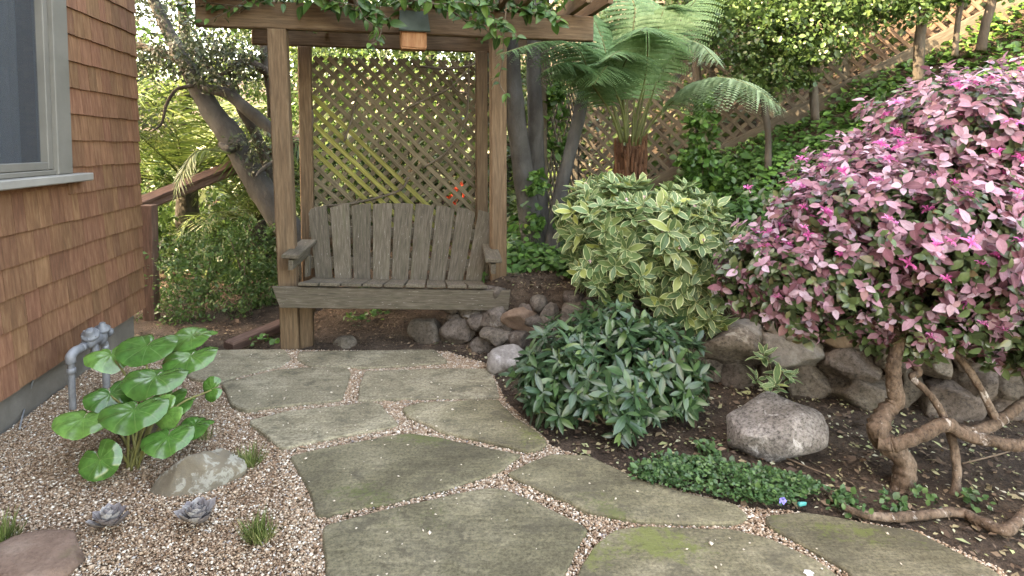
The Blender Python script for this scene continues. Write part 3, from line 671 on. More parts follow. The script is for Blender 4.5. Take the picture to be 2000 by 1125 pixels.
for nm, u0, u1, o0, o1 in (('wall', 0, .18, -HDp, -.21),):
    hbox(nm, u0, u1, o0, o1, .17, HH, SHINGA, hs)
hbox('foundation', .10, HL, -HDp+.1, -.03, -.3, .20, CONC, hs)
# roof: sloping slab with deep eaves, out of view, put in for shading
rp = [(-.5, HH), (HL+.5, HH)]
prism('roof', [(-.45, HH+.02), (HL+.5, HH+.02), (HL+.5, HH+.18), (-.45, HH+.18)], HDp+.9, ROOFM, hs, basis(HD, ZV, -HNv, hp(0, 0, -HDp/2)), .01)
# shingles
EXP = .163
sh_tpl = {}
def shingle_mesh(wd):
    k = round(wd, 2)
    if k not in sh_tpl:
        h = EXP + .045; w2 = k/2 - .0016
        V = [(-w2, 0, .004), (w2, 0, .004), (w2, 0, .019), (-w2, 0, .019), (-w2, h, .001), (w2, h, .001), (w2, h, .0035), (-w2, h, .0035)]
        F = [[0, 1, 5, 4], [3, 7, 6, 2], [0, 3, 2, 1], [1, 2, 6, 5], [0, 4, 7, 3], [4, 5, 6, 7]]
        sh_tpl[k] = make_mesh('shingle', V, [np.array(F)], SHING, smooth=False)
    return sh_tpl[k]
field = Acc()
rs = random.Random(5)
ncourse = int((HH - .17)/EXP)
for c in range(ncourse):
    z0 = .165 + c*EXP; u = 0.0
    while u < (5.0 if c < 24 else 4.0):
        wd = rs.choice([.07, .09, .1, .12, .13, .15, .17, .2]);
        uu = u + wd/2; u += wd
        if z0 + EXP > wz0 - .03 and z0 < wz1 and uu + wd/2 > wu0 + .01 and uu - wd/2 < wu1:
            if uu - wd/2 < wu0 - .05: wd = round(wu0 - (uu - wd/2), 2); uu = wu0 - wd/2
            else: continue
        zz = z0 + rs.uniform(-.003, .003); lean = rs.uniform(-.004, .004)
        M = basis(-HD, ZV, HNv, hp(uu, zz, 0)) @ Matrix.Rotation(lean, 4, 'Z')
        if uu < 1.95 and z0 < 2.62: link('shingle', shingle_mesh(wd), hs, M)
        else:
            me = shingle_mesh(wd); vv = np.array([(M @ v.co)[:] for v in me.vertices]); field.add(vv, [list(p.vertices) for p in me.polygons])
o = field.build('shingle_field', SHINGA, hs, False); o['kind'] = 'stuff'
# window
win = link('window', make_mesh('window', *(lambda a: (a[0], a[1]))(prism_geo([(wu0, wz0), (wu0+.155, wz0), (wu0+.155, wz1), (wu0, wz1)], .06, .004)), PAINT, smooth=False), hs, basis(HD, ZV, -HNv, hp(0, 0, .012)))
hbox('frame', wu1-.14, wu1, -.02, .042, wz0, wz1, PAINT, win); hbox('frame', wu0+.157, wu1-.142, -.02, .04, wz1-.12, wz1, PAINT, win)
hbox('sash', wu0+.157, wu0+.205, -.04, .018, wz0+.03, wz1-.122, PAINT, win); hbox('sash', wu0+.207, wu1-.144, -.04, .018, wz0+.03, wz0+.075, PAINT, win)
hbox('sill', wu0-.13, wu1+.13, -.05, .095, wz0-.05, wz0-.002, SILLP, win, .006)
hbox('apron', wu0+.157, wu1-.142, -.04, .03, wz0, wz0+.028, PAINT, win)
hbox('insect_screen', wu0+.20, wu1-.14, -.024, -.021, wz0+.07, wz1-.12, SCREEN, win, .0005)
ua = np.linspace(wu0+.16, wu1-.1, 160); V = []
for zz in (wz0-.05, wz1): V += [list(hp(u_, zz, -.13 + .028*math.sin(u_*62) + .016*math.sin(u_*23+1))) for u_ in ua]
F = [[i, i+1, 160+i+1, 160+i] for i in range(159)]
obj('curtain', V, F, CURT, win)

# gas regulator by the wall
gm = thing('gas_regulator', G(142, 792), 'grey galvanised gas pipe and regulator beside the concrete house base', 'gas pipe')
b0 = G(142, 794); top = Vector((b0.x, b0.y, .275)); b1 = G(208, 752); t1 = Vector((b1.x, b1.y, .25))
tube('pipe', [b0 - ZV*.04, (b0+top)/2, top], [.017]*3, GALV, gm, 14, 4); tube('pipe', [b1 - ZV*.04, (b1+t1)/2, t1], [.02]*3, GALV, gm, 14, 4)
dr = (t1 - top); dr.z = 0; dr.normalize()
tube('elbow', [top - ZV*.03, top + ZV*.005, top + dr*.03 + ZV*.022, top + dr*.075 + ZV*.024], [.024, .026, .026, .024], GALV, gm, 14, 6)
tube('coupling', [top - ZV*.09, top - ZV*.06], [.022, .022], GALV, gm, 14, 1)
tube('pipe', [top + dr*.07 + ZV*.024, top + dr*.14 + ZV*.03], [.017, .017], GALV, gm, 14, 1)
rc = top + dr*.17 + ZV*.035
def lathe(name, c, axis, prof, mat, parent, ns=24):
    a = Vector(axis).normalized(); e = a.orthogonal().normalized(); g = a.cross(e); V = []
    for (h, r_) in prof:
        for k in range(ns): q = 2*math.pi*k/ns; V.append(list(c + a*h + (e*math.cos(q) + g*math.sin(q))*r_))
    F = [[i*ns+k, i*ns+(k+1) % ns, (i+1)*ns+(k+1) % ns, (i+1)*ns+k] for i in range(len(prof)-1) for k in range(ns)]
    F += [list(range(ns))[::-1], [(len(prof)-1)*ns+k for k in range(ns)]]
    return obj(name, V, F, mat, parent)
lathe('valve_body', rc - dr*.05, dr, [(0, .018), (.01, .032), (.04, .038), (.07, .03), (.1, .034), (.14, .026), (.17, .02)], CASTM, gm)
lathe('diaphragm', rc + ZV*.01 + dr*.005, Vector((.25, -.55, .8)), [(-.01, .026), (.02, .028), (.028, .040), (.032, .046), (.046, .046), (.050, .040), (.060, .024), (.078, .022), (.084, .014)], CASTM, gm)
lathe('diaphragm', rc + dr*.10 + ZV*.03, Vector((.2, -.2, .9)), [(-.03, .024), (-.012, .034), (.0, .034), (.004, .042), (.018, .042), (.022, .026), (.034, .024), (.036, .016), (.05, .016)], CASTM, gm)
lathe('hex_nut', top + dr*.085 + ZV*.024, dr, [(0, .026), (.022, .026)], CASTM, gm, 6); lathe('hex_nut', rc + dr*.155, dr, [(0, .026), (.02, .026)], CASTM, gm, 6)
lathe('valve_body', rc + dr*.09 - ZV*.05, (0, 0, 1), [(0, .02), (.02, .03), (.05, .034), (.08, .028)], CASTM, gm)
lathe('vent_cap', rc + dr*.03 - ZV*.045, (0, 0, -1), [(-.02, .018), (0, .02), (.03, .024), (.045, .022)], CASTM, gm)
tube('pipe', [rc + dr*.1, t1 + ZV*.03 - dr*.03, t1 + ZV*.0], [.018, .018, .02], GALV, gm, 14, 5)
for q in range(6):
    a_ = 2*math.pi*q/6; ax = Vector((.25, -.55, .8)).normalized(); e_ = ax.orthogonal().normalized(); g_ = ax.cross(e_)
    lathe('bolt', rc + ZV*.01 + dr*.005 + ax*.046 + (e_*math.cos(a_) + g_*math.sin(a_))*.038, ax, [(0, .006), (.008, .006)], GALV, gm, 6)
wr = tube('wall_cable', [G(38, 838), at(50, 790, 3.16), at(68, 735, 3.2), hp(1.32, .19, -.02)], [.0045]*4, GALV, None, 6); tag(wr, 'thin grey cable running down the concrete house base to the pebbles', 'cable')

# ================================================================== PERGOLA
PA = R(11); E1 = Vector((math.cos(PA), math.sin(PA), 0)); E2 = Vector((-math.sin(PA), math.cos(PA), 0))
PL0 = Vector((-1.60, 4.20, 0)); PWD, PDP, PTOP = 1.52, .90, 2.25
pg = thing('pergola', PL0 + E1*.75 + E2*.4, 'weathered brown timber pergola with lattice back around the bench', 'pergola')
def pp(s, b, z): return PL0 + E1*s + E2*b + ZV*z
lean = -.035
for (s, b, zb, wd) in ((0, 0, -.05, .125), (PWD, 0, .05, .118), (0, PDP, -.05, .105), (PWD, PDP, .1, .105)):
    ln = -.05 if s == 0 and b == 0 else 0
    board('post', pp(s, b, zb), pp(s + ln, b, PTOP if b == 0 else PTOP+.03), wd, wd, WOOD, pg, E2, .008)
board('post', pp(.105, .03, -.05), pp(.105, .03, .44), .09, .09, WOOD, pg, E2, .006)
board('beam', pp(-.57, -.02, PTOP+.095), pp(2.26, -.02, PTOP+.085), .19, .07, WOOD, pg, E2, .008)
board('beam', pp(-.42, PDP, PTOP+.12), pp(2.06, PDP, PTOP+.11), .17, .06, WOOD, pg, E2, .008)
for s in (-.40, -.22, .28, .46, .88, 1.05, 1.52, 1.68, 2.10, 2.26):
    board('rafter', pp(s, -.42, PTOP+.255), pp(s, PDP+.45, PTOP+.27), .13, .042, WOOD, pg, E1, .005)
board('rail', pp(.05, PDP, .62), pp(PWD-.05, PDP, .60), .09, .04, WOOD, pg, E2)

def clip_line(k, slope, poly):
    """the part of the line b = slope*a + k inside a convex polygon"""
    pts = []
    for i in range(len(poly)):
        (a0, b0), (a1, b1) = poly[i], poly[(i+1) % len(poly)]
        f0 = b0 - slope*a0 - k; f1 = b1 - slope*a1 - k
        if (f0 < 0) != (f1 < 0):
            t = f0/(f0 - f1); pts.append((a0 + (a1-a0)*t, b0 + (b1-b0)*t))
    return pts if len(pts) == 2 else None
slat_tpl = {}
def slat_mesh(mat, sw, st):
    key = (mat.name, sw, st)
    if key not in slat_tpl:
        V, F = prism_geo([(0, -sw/2), (1, -sw/2), (1, sw/2), (0, sw/2)], st, .0015); slat_tpl[key] = make_mesh('slat', V, F, mat, smooth=False)
    return slat_tpl[key]
def lattice(parent, O, ea, eb, poly, pitch, sw, st, matf):
    en = ea.cross(eb).normalized()
    for li, slope in enumerate((-1, 1)):
        ks = [b - slope*a for a, b in poly]; k = min(ks) + pitch*.4; idx = 0
        while k < max(ks):
            q = clip_line(k, slope, poly)
            if q:
                (a0, b0), (a1, b1) = sorted(q); L = math.hypot(a1-a0, b1-b0)
                if L > .04:
                    d = (ea*(a1-a0) + eb*(b1-b0)).normalized(); side = en.cross(d)
                    p = O + ea*a0 + eb*b0 + en*(st*(.55 if li == 0 else -.55))
                    M = basis(d*L, side, en, p) @ Matrix.Rotation(random.uniform(-.006, .006), 4, 'Z')
                    link('lattice_slat', slat_mesh(matf(li, idx, (a0+a1)/2, (b0+b1)/2), sw, st), parent, M)
            k += pitch; idx += 1
lw = PWD - .115
mossy = {8, 9, 10, 11, 12}
lattice(pg, pp(.057, PDP + .02, .40), E1, ZV, [(0, 0), (lw, 0), (lw, PTOP - .45), (0, PTOP - .45)], .118, .039, .009,
        lambda li, i, a, b: LATTM if (li == 0 and i in mossy) else LATT)
lattice(pg, pp(PWD + .02, PDP - .05, .6), -E2, ZV, [(.06, 0), (PDP-.12, 0), (PDP-.12, PTOP-.7), (.06, PTOP-.7)], .118, .042, .009, lambda *a: FENCE) if False else None

# ================================================================== BENCH
BO = at(583, 556, 4.03); BR = at(953, 562, 4.16); BE1 = (BR - BO); BW = BE1.length; BE1.normalize()
BE2 = Vector((-BE1.y, BE1.x, 0)).normalized(); BUP = BE1.cross(BE2)
bn = thing('garden_bench', Vector((BO.x + BW/2, BO.y + .2, 0)), 'weathered grey brown slatted garden bench set between the pergola posts', 'bench')
def bp(a, b, c): return BO + BE1*a + BE2*b + BUP*c
SD = .43
prism('apron', [(-.17, 0), (BW+.16, 0), (BW+.15, -.145), (-.115, -.145)], .034, WOODG, bn, basis(BE1, BUP, -BE2, bp(0, -.012, -.012)), .004)
nS = 9; sp = BW/nS
for i in range(nS):
    a0 = sp*i + .006; a1 = sp*(i+1) - .008
    
    # seat slats fan inwards slightly to the back
    mid = BW/2; sh = .06
    c0, c1 = bp((a0+a1)/2, -.045, .014), bp((a0+a1)/2 - ((a0+a1)/2 - mid)*sh, SD, -.058)
    board('seat_slat', c0, c1, (a1-a0), .022, WOODG, bn, BUP, .003)
# back slats
bk = (BE2*.30 + BUP).normalized(); bo = bp(0, SD - .03, -.05)
top_z = [.552, .57, .582, .595, .60, .594, .58, .565, .55]
for i in range(nS):
    t = (i - 4)/4
    cb = BW/2 + t*(BW/2 - .09); ct = BW/2 + t*(BW/2 + .005)
    hwb, hwt = .061, .0735
    h = top_z[i]; ah = .014*(1 if i < 4 else -1)
    O = bo + BE1*cb; dv = (BE1*(ct-cb) + bk*h).normalized(); Lh = (BE1*(ct-cb) + bk*h).length
    sidev = (BE1 - dv*BE1.dot(dv)).normalized()
    poly = [(0, -hwb), (Lh*.97, -hwt), (Lh, -hwt+.012), (Lh + ah*.8 if False else Lh, hwt-.012), (Lh*.97, hwt), (0, hwb)]
    if i == 0: poly = [(0, -hwb), (Lh*.93, -hwt), (Lh*.985, -hwt+.02), (Lh, -hwt+.05), (Lh*1.012, hwt-.006), (0, hwb)]
    elif i == 8: poly = [(0, -hwb), (Lh*1.012, -hwt+.006), (Lh, hwt-.05), (Lh*.985, hwt-.02), (Lh*.93, hwt), (0, hwb)]
    else:
        s_ = (4 - i)*.004; poly = [(0, -hwb), (Lh - s_, -hwt), (Lh - s_*.3 + .006, 0), (Lh + s_, hwt), (0, hwb)]
    prism('back_slat', poly, .02, WOODG, bn, basis(dv, sidev, dv.cross(sidev), O), .003)
for h in (.12, .36):
    board('back_rail', bo + BE1*-.06 + bk*h + BE2*.035, bo + BE1*(BW+.06) + bk*h + BE2*.035, .09, .035, WOODG, bn, BE2)
for s, a in ((-1, -.045), (1, BW + .03)):
    board('armrest', bp(a, -.06, .205), bp(a, SD + .04, .225), .115, .03, WOODG, bn, BUP, .005)
    board('arm_support', bp(a + s*.0, -.045, .145), bp(a + s*.0, SD+.02, .165), .07, .035, WOODG, bn, BE1)
    board('arm_post', bp(a - s*.01, SD-.02, -.03), bp(a - s*.01, SD-.02, .13), .06, .035, WOODG, bn, BE1)
    board('seat_support', bp(a - s*.06, -.005, -.07), bp(a - s*.06, SD, -.09), .09, .035, WOODG, bn, BE1)

# ================================================================== BAT BOX on the beam
GREENR = m_noise('green_roof_board', [(.3, (.03, .045, .036)), (.7, (.07, .09, .075))], 6, 5, .85, .3, 40, bdist=.003)
REDW = m_noise('red_box_wood', [(.3, (.208, .088, .040)), (.5, (.304, .144, .068)), (.75, (.384, .208, .112))], 5, 6, .75, .3, 40, (12, 1.5, 12), None, bdist=.003)
by = 4.17; bb = thing('nest_box', at(808, 92, by), 'small reddish wooden nest box with dark green sloping roof on the beam', 'nest box')
c = at(808, 76, by); ang = Matrix.Rotation(R(14), 3, 'Z'); ex = ang @ Vector((1, 0, 0)); ey = ang @ Vector((0, 1, 0))
prism('box_front', [(-.083, -.058), (.083, -.066), (.083, .075), (-.083, .075)], .016, REDW, bb, basis(ex, ZV, -ey, c - ey*.01), .003)
for s in (-1, 1): prism('box_side', [(0, -.06), (.10, -.06), (.10, .24), (0, .09)], .016, REDW, bb, basis(ey, ZV, ex, c + ex*s*.083 + ey*.0), .003)
prism('box_floor', [(-.085, -.012), (.085, -.012), (.085, .1), (-.085, .1)], .018, REDW, bb, basis(ex, ey, ZV, c - ZV*.064), .003)
rd = (ey*.12 + ZV*.15).normalized()
prism('box_roof', [(-.105, -.02), (.112, -.02), (.105, .19), (-.09, .19)], .018, GREENR, bb, basis(ex, rd, ex.cross(rd), c - ey*.035 + ZV*.062), .004)

# ================================================================== LATTICE FENCE on the slope
FD = Vector((1.79, -.6, 0)).normalized()
def fz(x): return 1.40 + .58*(x - 2.5)
fx = [.75, 2.2, 3.45, 4.75, 6.1]
for k in range(len(fx)-1):
    x0, x1 = fx[k], fx[k+1]; p0 = Vector((x0, fence_y(x0), 0)); p1 = Vector((x1, fence_y(x1), 0)); L = (p1-p0).length
    zb0, zb1 = max(fz(x0), .5), max(fz(x1), .5)
    labs = ['grey weathered lattice fence panel behind the tree fern', 'weathered lattice fence panel beside the small leafy trees above the ivy', 'reddish lattice fence panel catching sun on the upper slope', 'topmost lattice fence panel on the slope behind the tree trunks']
    fn = thing('lattice_fence', p0 + ZV*zb0, labs[k], 'fence', 'lattice fence panels up the slope')
    zlow = min(zb0, zb1); H = 1.9
    poly = [(0.02, zb0 + .16 - zlow), (L-.02, zb1 + .16 - zlow), (L-.02, zb1 + H - zlow), (.02, zb0 + H - zlow)]
    mt = FENCER if k >= 2 else FENCE
    lattice(fn, p0 + ZV*zlow, FD, ZV, poly, .150, .04, .009, lambda *a: mt)
    nf = Vector((-FD.y, FD.x, 0))
    board('base_board', p0 + ZV*(zb0 + .05), p1 + ZV*(zb1 + .05), .2, .035, FENCE, fn, nf, .005)
    board('cap_rail', p0 + ZV*(zb0 + H + .03), p1 + ZV*(zb1 + H + .03), .06, .09, FENCE, fn, ZV, .005)
    board('post', p0 + ZV*(zb0 - .3) + nf*.06, p0 + ZV*(zb0 + H + .1) + nf*.06, .09, .09, FENCE, fn, nf, .006)
ol = thing('side_lattice', (.30, 5.6, .7), 'old grey lattice panel between the tree trunks beside the pergola', 'fence')
q0, q1 = Vector((.30, 5.75, .75)), Vector((.74, 7.0, .75)); qd = (q1-q0); qL = qd.length; qd.normalize()
lattice(ol, q0, qd, ZV, [(0, 0), (qL, 0), (qL, 1.75), (0, 1.75)], .150, .04, .009, lambda *a: FENCE)
board('post', q0 - ZV*.3, q0 + ZV*1.8, .08, .08, FENCE, ol, (1, 0, 0)); board('post', q1 - ZV*.3, q1 + ZV*1.8, .08, .08, FENCE, ol, (1, 0, 0))

# ================================================================== HANDRAIL and timber edge on the left
hr = thing('handrail', at(300, 645, 4.95), 'sloping dark brown wooden handrail with post beyond the house corner', 'handrail')
board('rail', at(215, 428, 4.9), at(590, 278, 6.9), .10, .05, RAILW, hr, (0, -1, 0), .005)
board('rail_cap', at(215, 416, 4.88), at(590, 266, 6.88), .11, .028, RAILW, hr, (.35, 0, 1), .004)
board('post', at(297, 660, 4.95) - ZV*.1, at(291, 400, 4.95), .10, .09, RAILW, hr, (0, -1, 0), .006)
o = board('timber_edging', G(430, 688, -.03) + Vector((0, .12, .0)), at(566, 628, 4.75), .10, .07, RAILW, None, (0, -.3, 1), .01); tag(o, 'dark brown timber edging board on the soil beside the bench post', 'timber')

# ================================================================== PLANTS
def blend_z(px, py, Y): return at(px, py, Y)
def poly_at(pts, Y0, Y1=None):
    Y1 = Y0 if Y1 is None else Y1; n = max(len(pts)-1, 1)
    return [at(x, y, Y0 + (Y1-Y0)*i/n) for i, (x, y) in enumerate(pts)]
def leaf_cloud(name, ells, n, size, mat, parent, tpl=T_DIA, inner=.45, droop=-.15, seed_up=.6, zmin=None):
    p, nn = shell_points(ells, n, inner, zmin)
    # clump the points so that the crown has lumps and gaps
    k = max(10, n//45); centers = p[rng.choice(n, k)]; idx = rng.integers(0, k, n); r_ = .5*np.mean([e[3] for e in ells])*.32
    mixm = rng.random(n) < .7
    p = np.where(mixm[:, None], centers[idx] + rng.normal(0, r_, (n, 3))*np.array([1, 1, .7]), p)
    L = Leaves(); d = rand_dirs(n)*.8 + nn*.5; d[:, 2] += droop
    L.add(p, d, rng.normal(0, .55, (n, 3)) + nn*.5 + np.array([0, 0, seed_up]), size*rng.lognormal(0, .25, n), np.clip(rng.random(n)*.75 + .25*rng.random(k)[idx], 0, 1))
    o = link(name, cloud_mesh(name, L.cat(), tpl, mat), parent); o['kind'] = 'stuff'; return o
def ell(px, py, Y, rx, ry, rz):
    c = at(px, py, Y); return (c.x, c.y, c.z, rx, ry, rz)

# ---- leaning grey tree on the left
lt = thing('leaning_tree', at(600, 500, 5.9), 'thick grey barked tree bent over behind the pergola post with ringed trunk', 'tree')
Y = 5.9; k = Y/FPX
def trunk(name, pts, rpx, Y0, Y1, mat, parent, ns=14, rough=.1, seed=0):
    P = poly_at(pts, Y0, Y1); return tube(name, P, [r_*Y0/FPX for r_ in rpx], mat, parent, ns, 7, rough, seed)
trunk('trunk', [(640, 600), (600, 500), (548, 425), (500, 352), (455, 272), (412, 215), (366, 130), (328, 60), (285, -30)], [30, 28, 27, 25, 25, 21, 16, 13, 10], 5.6, 6.1, BARK, lt, 18, .09, 3)
tube('bark_ring', [at(428 + 3, 282, 5.72), at(448, 292, 5.66), at(470, 275, 5.72)], [.03, .045, .03], BARK, lt, 8, 5, .3)
trunk('branch', [(560, 280), (536, 260), (490, 220), (446, 184), (418, 176), (392, 170)], [13, 12, 12, 11, 10, 7], 5.75, 5.9, BARK, lt, 12, .1, 5)
trunk('branch', [(545, 420), (536, 381), (517, 306), (499, 261), (476, 224), (452, 175), (425, 150), (380, 100)], [10, 10, 10, 9, 9, 8, 8, 7], 6.0, 6.2, BARKD, lt, 10, .1, 6)
trunk('branch', [(532, 230), (529, 183), (519, 130), (515, 80), (518, 20)], [9, 8, 8, 7, 7], 6.0, 6.0, BARKD, lt, 10, .1, 7)
trunk('branch', [(528, 145), (500, 128), (470, 122), (445, 140), (430, 146)], [9, 9, 8, 5, 3], 5.9, 5.8, BARKD, lt, 10, .1, 8)
trunk('branch', [(372, 125), (330, 110), (290, 95), (255, 85)], [11, 9, 8, 7], 6.0, 6.1, BARKD, lt, 10, .1, 9)
trunk('branch', [(378, 168), (345, 175), (325, 205), (316, 240), (300, 255)], [4, 3.4, 3, 2.4, 1.6], 5.7, 5.5, BARKD, lt, 8, .1, 10)
trunk('branch', [(545, 312), (525, 322), (508, 335), (500, 345)], [5, 4.5, 3.6, 2], 5.5, 5.4, BARK, lt, 8, .1, 11)
leaf_cloud('crown', [ell(330, 60, 6.0, .75, .7, .45), ell(400, 110, 5.7, .45, .5, .25), ell(430, 130, 5.8, .4, .4, .3), ell(280, 180, 5.8, .3, .35, .5), ell(250, -60, 6.2, 1.2, 1.0, .6), ell(475, 130, 6.0, .3, .3, .3), ell(500, 300, 5.6, .14, .15, .25)],
           9500, .046, GREYF, lt, T_SMALL, .3)

# ---- multi stemmed tree to the right of the pergola
mt_ = thing('multi_trunk_tree', at(1050, 440, 5.25), 'multi stemmed grey tree standing right beside the pergola post', 'tree')
trunk('trunk', [(1048, 520), (1036, 440), (1022, 340), (1008, 230), (998, 130), (990, 0), (980, -120)], [24, 22, 20, 19, 18, 15, 12], 5.3, 5.3, BARK, mt_, 14, .09, 12)
trunk('trunk', [(1062, 520), (1056, 430), (1048, 320), (1045, 210), (1042, 110), (1048, -20), (1055, -130)], [19, 18, 16, 15, 14, 12, 10], 5.4, 5.4, BARK, mt_, 14, .09, 13)
trunk('trunk', [(1076, 500), (1088, 410), (1108, 320), (1130, 230), (1142, 160), (1150, 60), (1165, -90)], [15, 14, 13, 13, 12, 11, 9], 5.2, 5.5, BARK, mt_, 14, .09, 14)
trunk('trunk', [(1032, 480), (1026, 380), (1024, 250), (1012, 130), (1015, -40)], [6, 6, 5, 5, 4], 5.6, 5.6, BARKD, mt_, 8, .1, 15)
leaf_cloud('crown', [ell(960, -330, 6.3, 1.3, 1.0, .7), ell(1150, -330, 6.6, 1.3, 1.0, .7), ell(1060, -180, 6.5, .9, .6, .4), (-1.1, 5.7, 4.9, 1.5, 1.0, .6)], 7000, .10, MIDF, mt_, T_SMALL, .3)  # last clump is unseen, added overhead to shade the fence and lattice

# ---- palms behind the handrail
def frond_geo(pts, width, npairs, tpl, droop, L, lw=1.0, prof=lambda t: math.sin(math.pi*(.12 + .86*t))**.7, vee=.35, ang=.85, rmin=0, rmax=1, start=.12):
    C = catmull(pts, 8); s = np.linspace(0, 1, len(C)); T = np.gradient(C, axis=0); T = unit(T)
    for j in range(npairs):
        t = start + (1-start)*(j + .5)/npairs; c = np.array([np.interp(t, s, C[:, q]) for q in range(3)]); tg = unit(np.array([np.interp(t, s, T[:, q]) for q in range(3)]))
        side = np.cross(tg, [0, 0, 1.]); side = side/max(np.linalg.norm(side), 1e-6); upv = np.cross(side, tg)
        for sg in (-1, 1):
            d = side*sg*math.cos(ang*.6) + tg*math.sin(ang*.6 + .25*t) + upv*vee + np.array([0, 0, -droop*rng.uniform(.6, 1.4)]) + rng.normal(0, .07, 3)
            L.add(c, d, upv + rng.normal(0, .15, 3), width*prof(t)*rng.uniform(.85, 1.1), rmin + (rmax-rmin)*rng.random())
T_BLADE = (np.array([(-.018, 0, 0), (.018, 0, 0), (.026, .4, .0), (-.026, .4, .0), (0, 1, -.14)]) , [np.array([[0, 1, 2, 3]]), np.array([[3, 2, 4]])], None)
def blade_cloud(name, L, tplV, mat, parent):
    """narrow blades: 5 verts, a quad and a triangle each"""
    p, d, n, sz, r_ = L; side = np.cross(d, n); kk = len(tplV)
    V = p[:, None, :] + sz[:, None, None]*(tplV[None, :, 0:1]*side[:, None] + tplV[None, :, 1:2]*d[:, None] + tplV[None, :, 2:3]*n[:, None])
    off = (np.arange(len(p))*kk)[:, None]
    return link(name, make_mesh(name, V.reshape(-1, 3), [np.array([[0, 1, 2, 3]]) + off, np.array([[3, 2, 4]]) + off], mat, uv=np.tile(np.array([(0, 0), (1, 0), (1, .5), (0, .5), (.5, 1)]), (len(p), 1)), attr=np.repeat(r_, kk)), parent)
def palm(name, label, base, n, length, mat, seed, lift=.9, mats2=None):
    rr = random.Random(seed); th = thing(name, base, label, 'palm', None)
    tube('trunk', [base - ZV*.5, base + ZV*.05], [.13, .11], BARKD, th, 12, 4, .15)
    for i in range(n):
        a = 2*math.pi*i/n + rr.uniform(-.2, .2); el = rr.uniform(.1, 1.2); L = length*rr.uniform(.75, 1.1)
        h = Vector((math.cos(a), math.sin(a), 0)); p0 = base + ZV*.05
        p1 = p0 + (h*math.cos(el) + ZV*math.sin(el)*lift)*L*.4; p2 = p0 + h*L*(.55*math.cos(el) + .22) + ZV*L*(.62*math.sin(el) - .02); p3 = p2 + h*L*.22 - ZV*L*.30
        pts = [p0, p1, p2, p3]; LL = Leaves(); frond_geo(pts, .42*length/1.5, 34, None, .35, LL)
        o = blade_cloud('frond', LL.cat(), T_BLADE[0], mats2 if (mats2 and rr.random() < .4) else mat, th)
        tube('rachis', pts, [.012, .008, .005, .003], FERNS, o, 5, 6)
    return th
palm('fan_palm', 'sunlit feather palm with arching yellow green fronds beyond the handrail', at(365, 365, 6.9), 28, 1.9, PALMF, 3, .9, PALMY)
palm('low_palm', 'low feather palm with drooping fronds under the leaning trunk', at(500, 440, 6.5), 13, 1.1, PALMF, 5, .8)
palm('tall_palm', 'tall bright palm behind the house corner with fine hanging leaflets', at(250, 230, 8.4), 16, 2.0, PALMY, 9, .8, PALMF)
hf = Leaves(); pts = [at(450, 300, 5.5), at(412, 292, 5.4), at(378, 300, 5.3), at(352, 345, 5.2), at(336, 400, 5.15)]
frond_geo(pts, .27, 40, None, .55, hf, vee=.1, ang=.75, start=.25)
hh = blade_cloud('hanging_frond', hf.cat(), T_BLADE[0], PALMF, None); tag(hh, 'single palm frond hanging over the dark handrail', 'palm frond')
tube('rachis', pts, [.012, .010, .008, .004], FERNS, hh, 6, 6)

# ---- bushes beyond the patio edge on the left
def bush(name, label, base, ells, n, size, mat, group=None, tpl=T_SMALL, stems=7, cat='bush', inner=.4):
    t = thing(name, base, label, cat, group)
    leaf_cloud('foliage', ells, n, size, mat, t, tpl, inner)
    for i in range(stems):
        e = random.choice(ells); tip = Vector(e[:3]) + Vector((random.uniform(-.6, .6)*e[3], random.uniform(-.6, .6)*e[4], random.uniform(-.2, .6)*e[5]))
        b = Vector(base) + Vector((random.uniform(-.08, .08), random.uniform(-.06, .06), -.05)); mid = (b*.5 + tip*.5) + Vector((random.uniform(-.05, .05), random.uniform(-.05, .05), .05))
        tube('stem', [b, mid, tip], [.009, .007, .003], TWIG, t, 6, 4)
    return t
bush('leafy_bush', 'bright green small leaved bush beside the handrail post', at(375, 655, 5.0), [ell(350, 530, 5.0, .26, .22, .35), ell(420, 500, 5.2, .3, .25, .35), ell(370, 600, 4.95, .22, .2, .22)], 4200, .034, BUSHF)
bush('leafy_bush', 'small leaved bush growing close to the bench armrest', at(480, 665, 5.1), [ell(490, 500, 5.3, .25, .25, .36), ell(445, 580, 5.0, .22, .2, .26), ell(525, 560, 5.3, .16, .2, .28)], 3800, .034, BUSHF)
bush('leafy_bush', 'low bush growing between handrail post and house corner', at(265, 660, 4.9), [ell(262, 640, 4.95, .12, .15, .2), ell(330, 650, 4.85, .14, .12, .1)], 900, .03, BUSHF, stems=3)
for (nm, lab, base, els, n_, sz, mt) in [
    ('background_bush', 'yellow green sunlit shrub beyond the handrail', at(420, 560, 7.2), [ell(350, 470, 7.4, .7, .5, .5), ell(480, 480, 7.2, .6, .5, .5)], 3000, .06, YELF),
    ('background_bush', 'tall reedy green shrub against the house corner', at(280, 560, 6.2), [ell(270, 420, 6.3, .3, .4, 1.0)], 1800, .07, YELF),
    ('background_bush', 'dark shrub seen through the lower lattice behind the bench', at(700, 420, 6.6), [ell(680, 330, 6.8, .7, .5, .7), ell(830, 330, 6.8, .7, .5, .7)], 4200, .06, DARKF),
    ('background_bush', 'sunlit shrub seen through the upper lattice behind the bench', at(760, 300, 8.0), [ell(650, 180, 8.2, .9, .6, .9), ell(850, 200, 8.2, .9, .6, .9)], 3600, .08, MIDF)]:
    bush(nm, lab, base, els, n_, sz, mt)
orf = thing('orange_flowers', at(895, 400, 6.1), 'bright orange flowers seen through the lattice near its lower corner', 'flowers')
OR = flat('orange_petal', (.85, .13, .05))
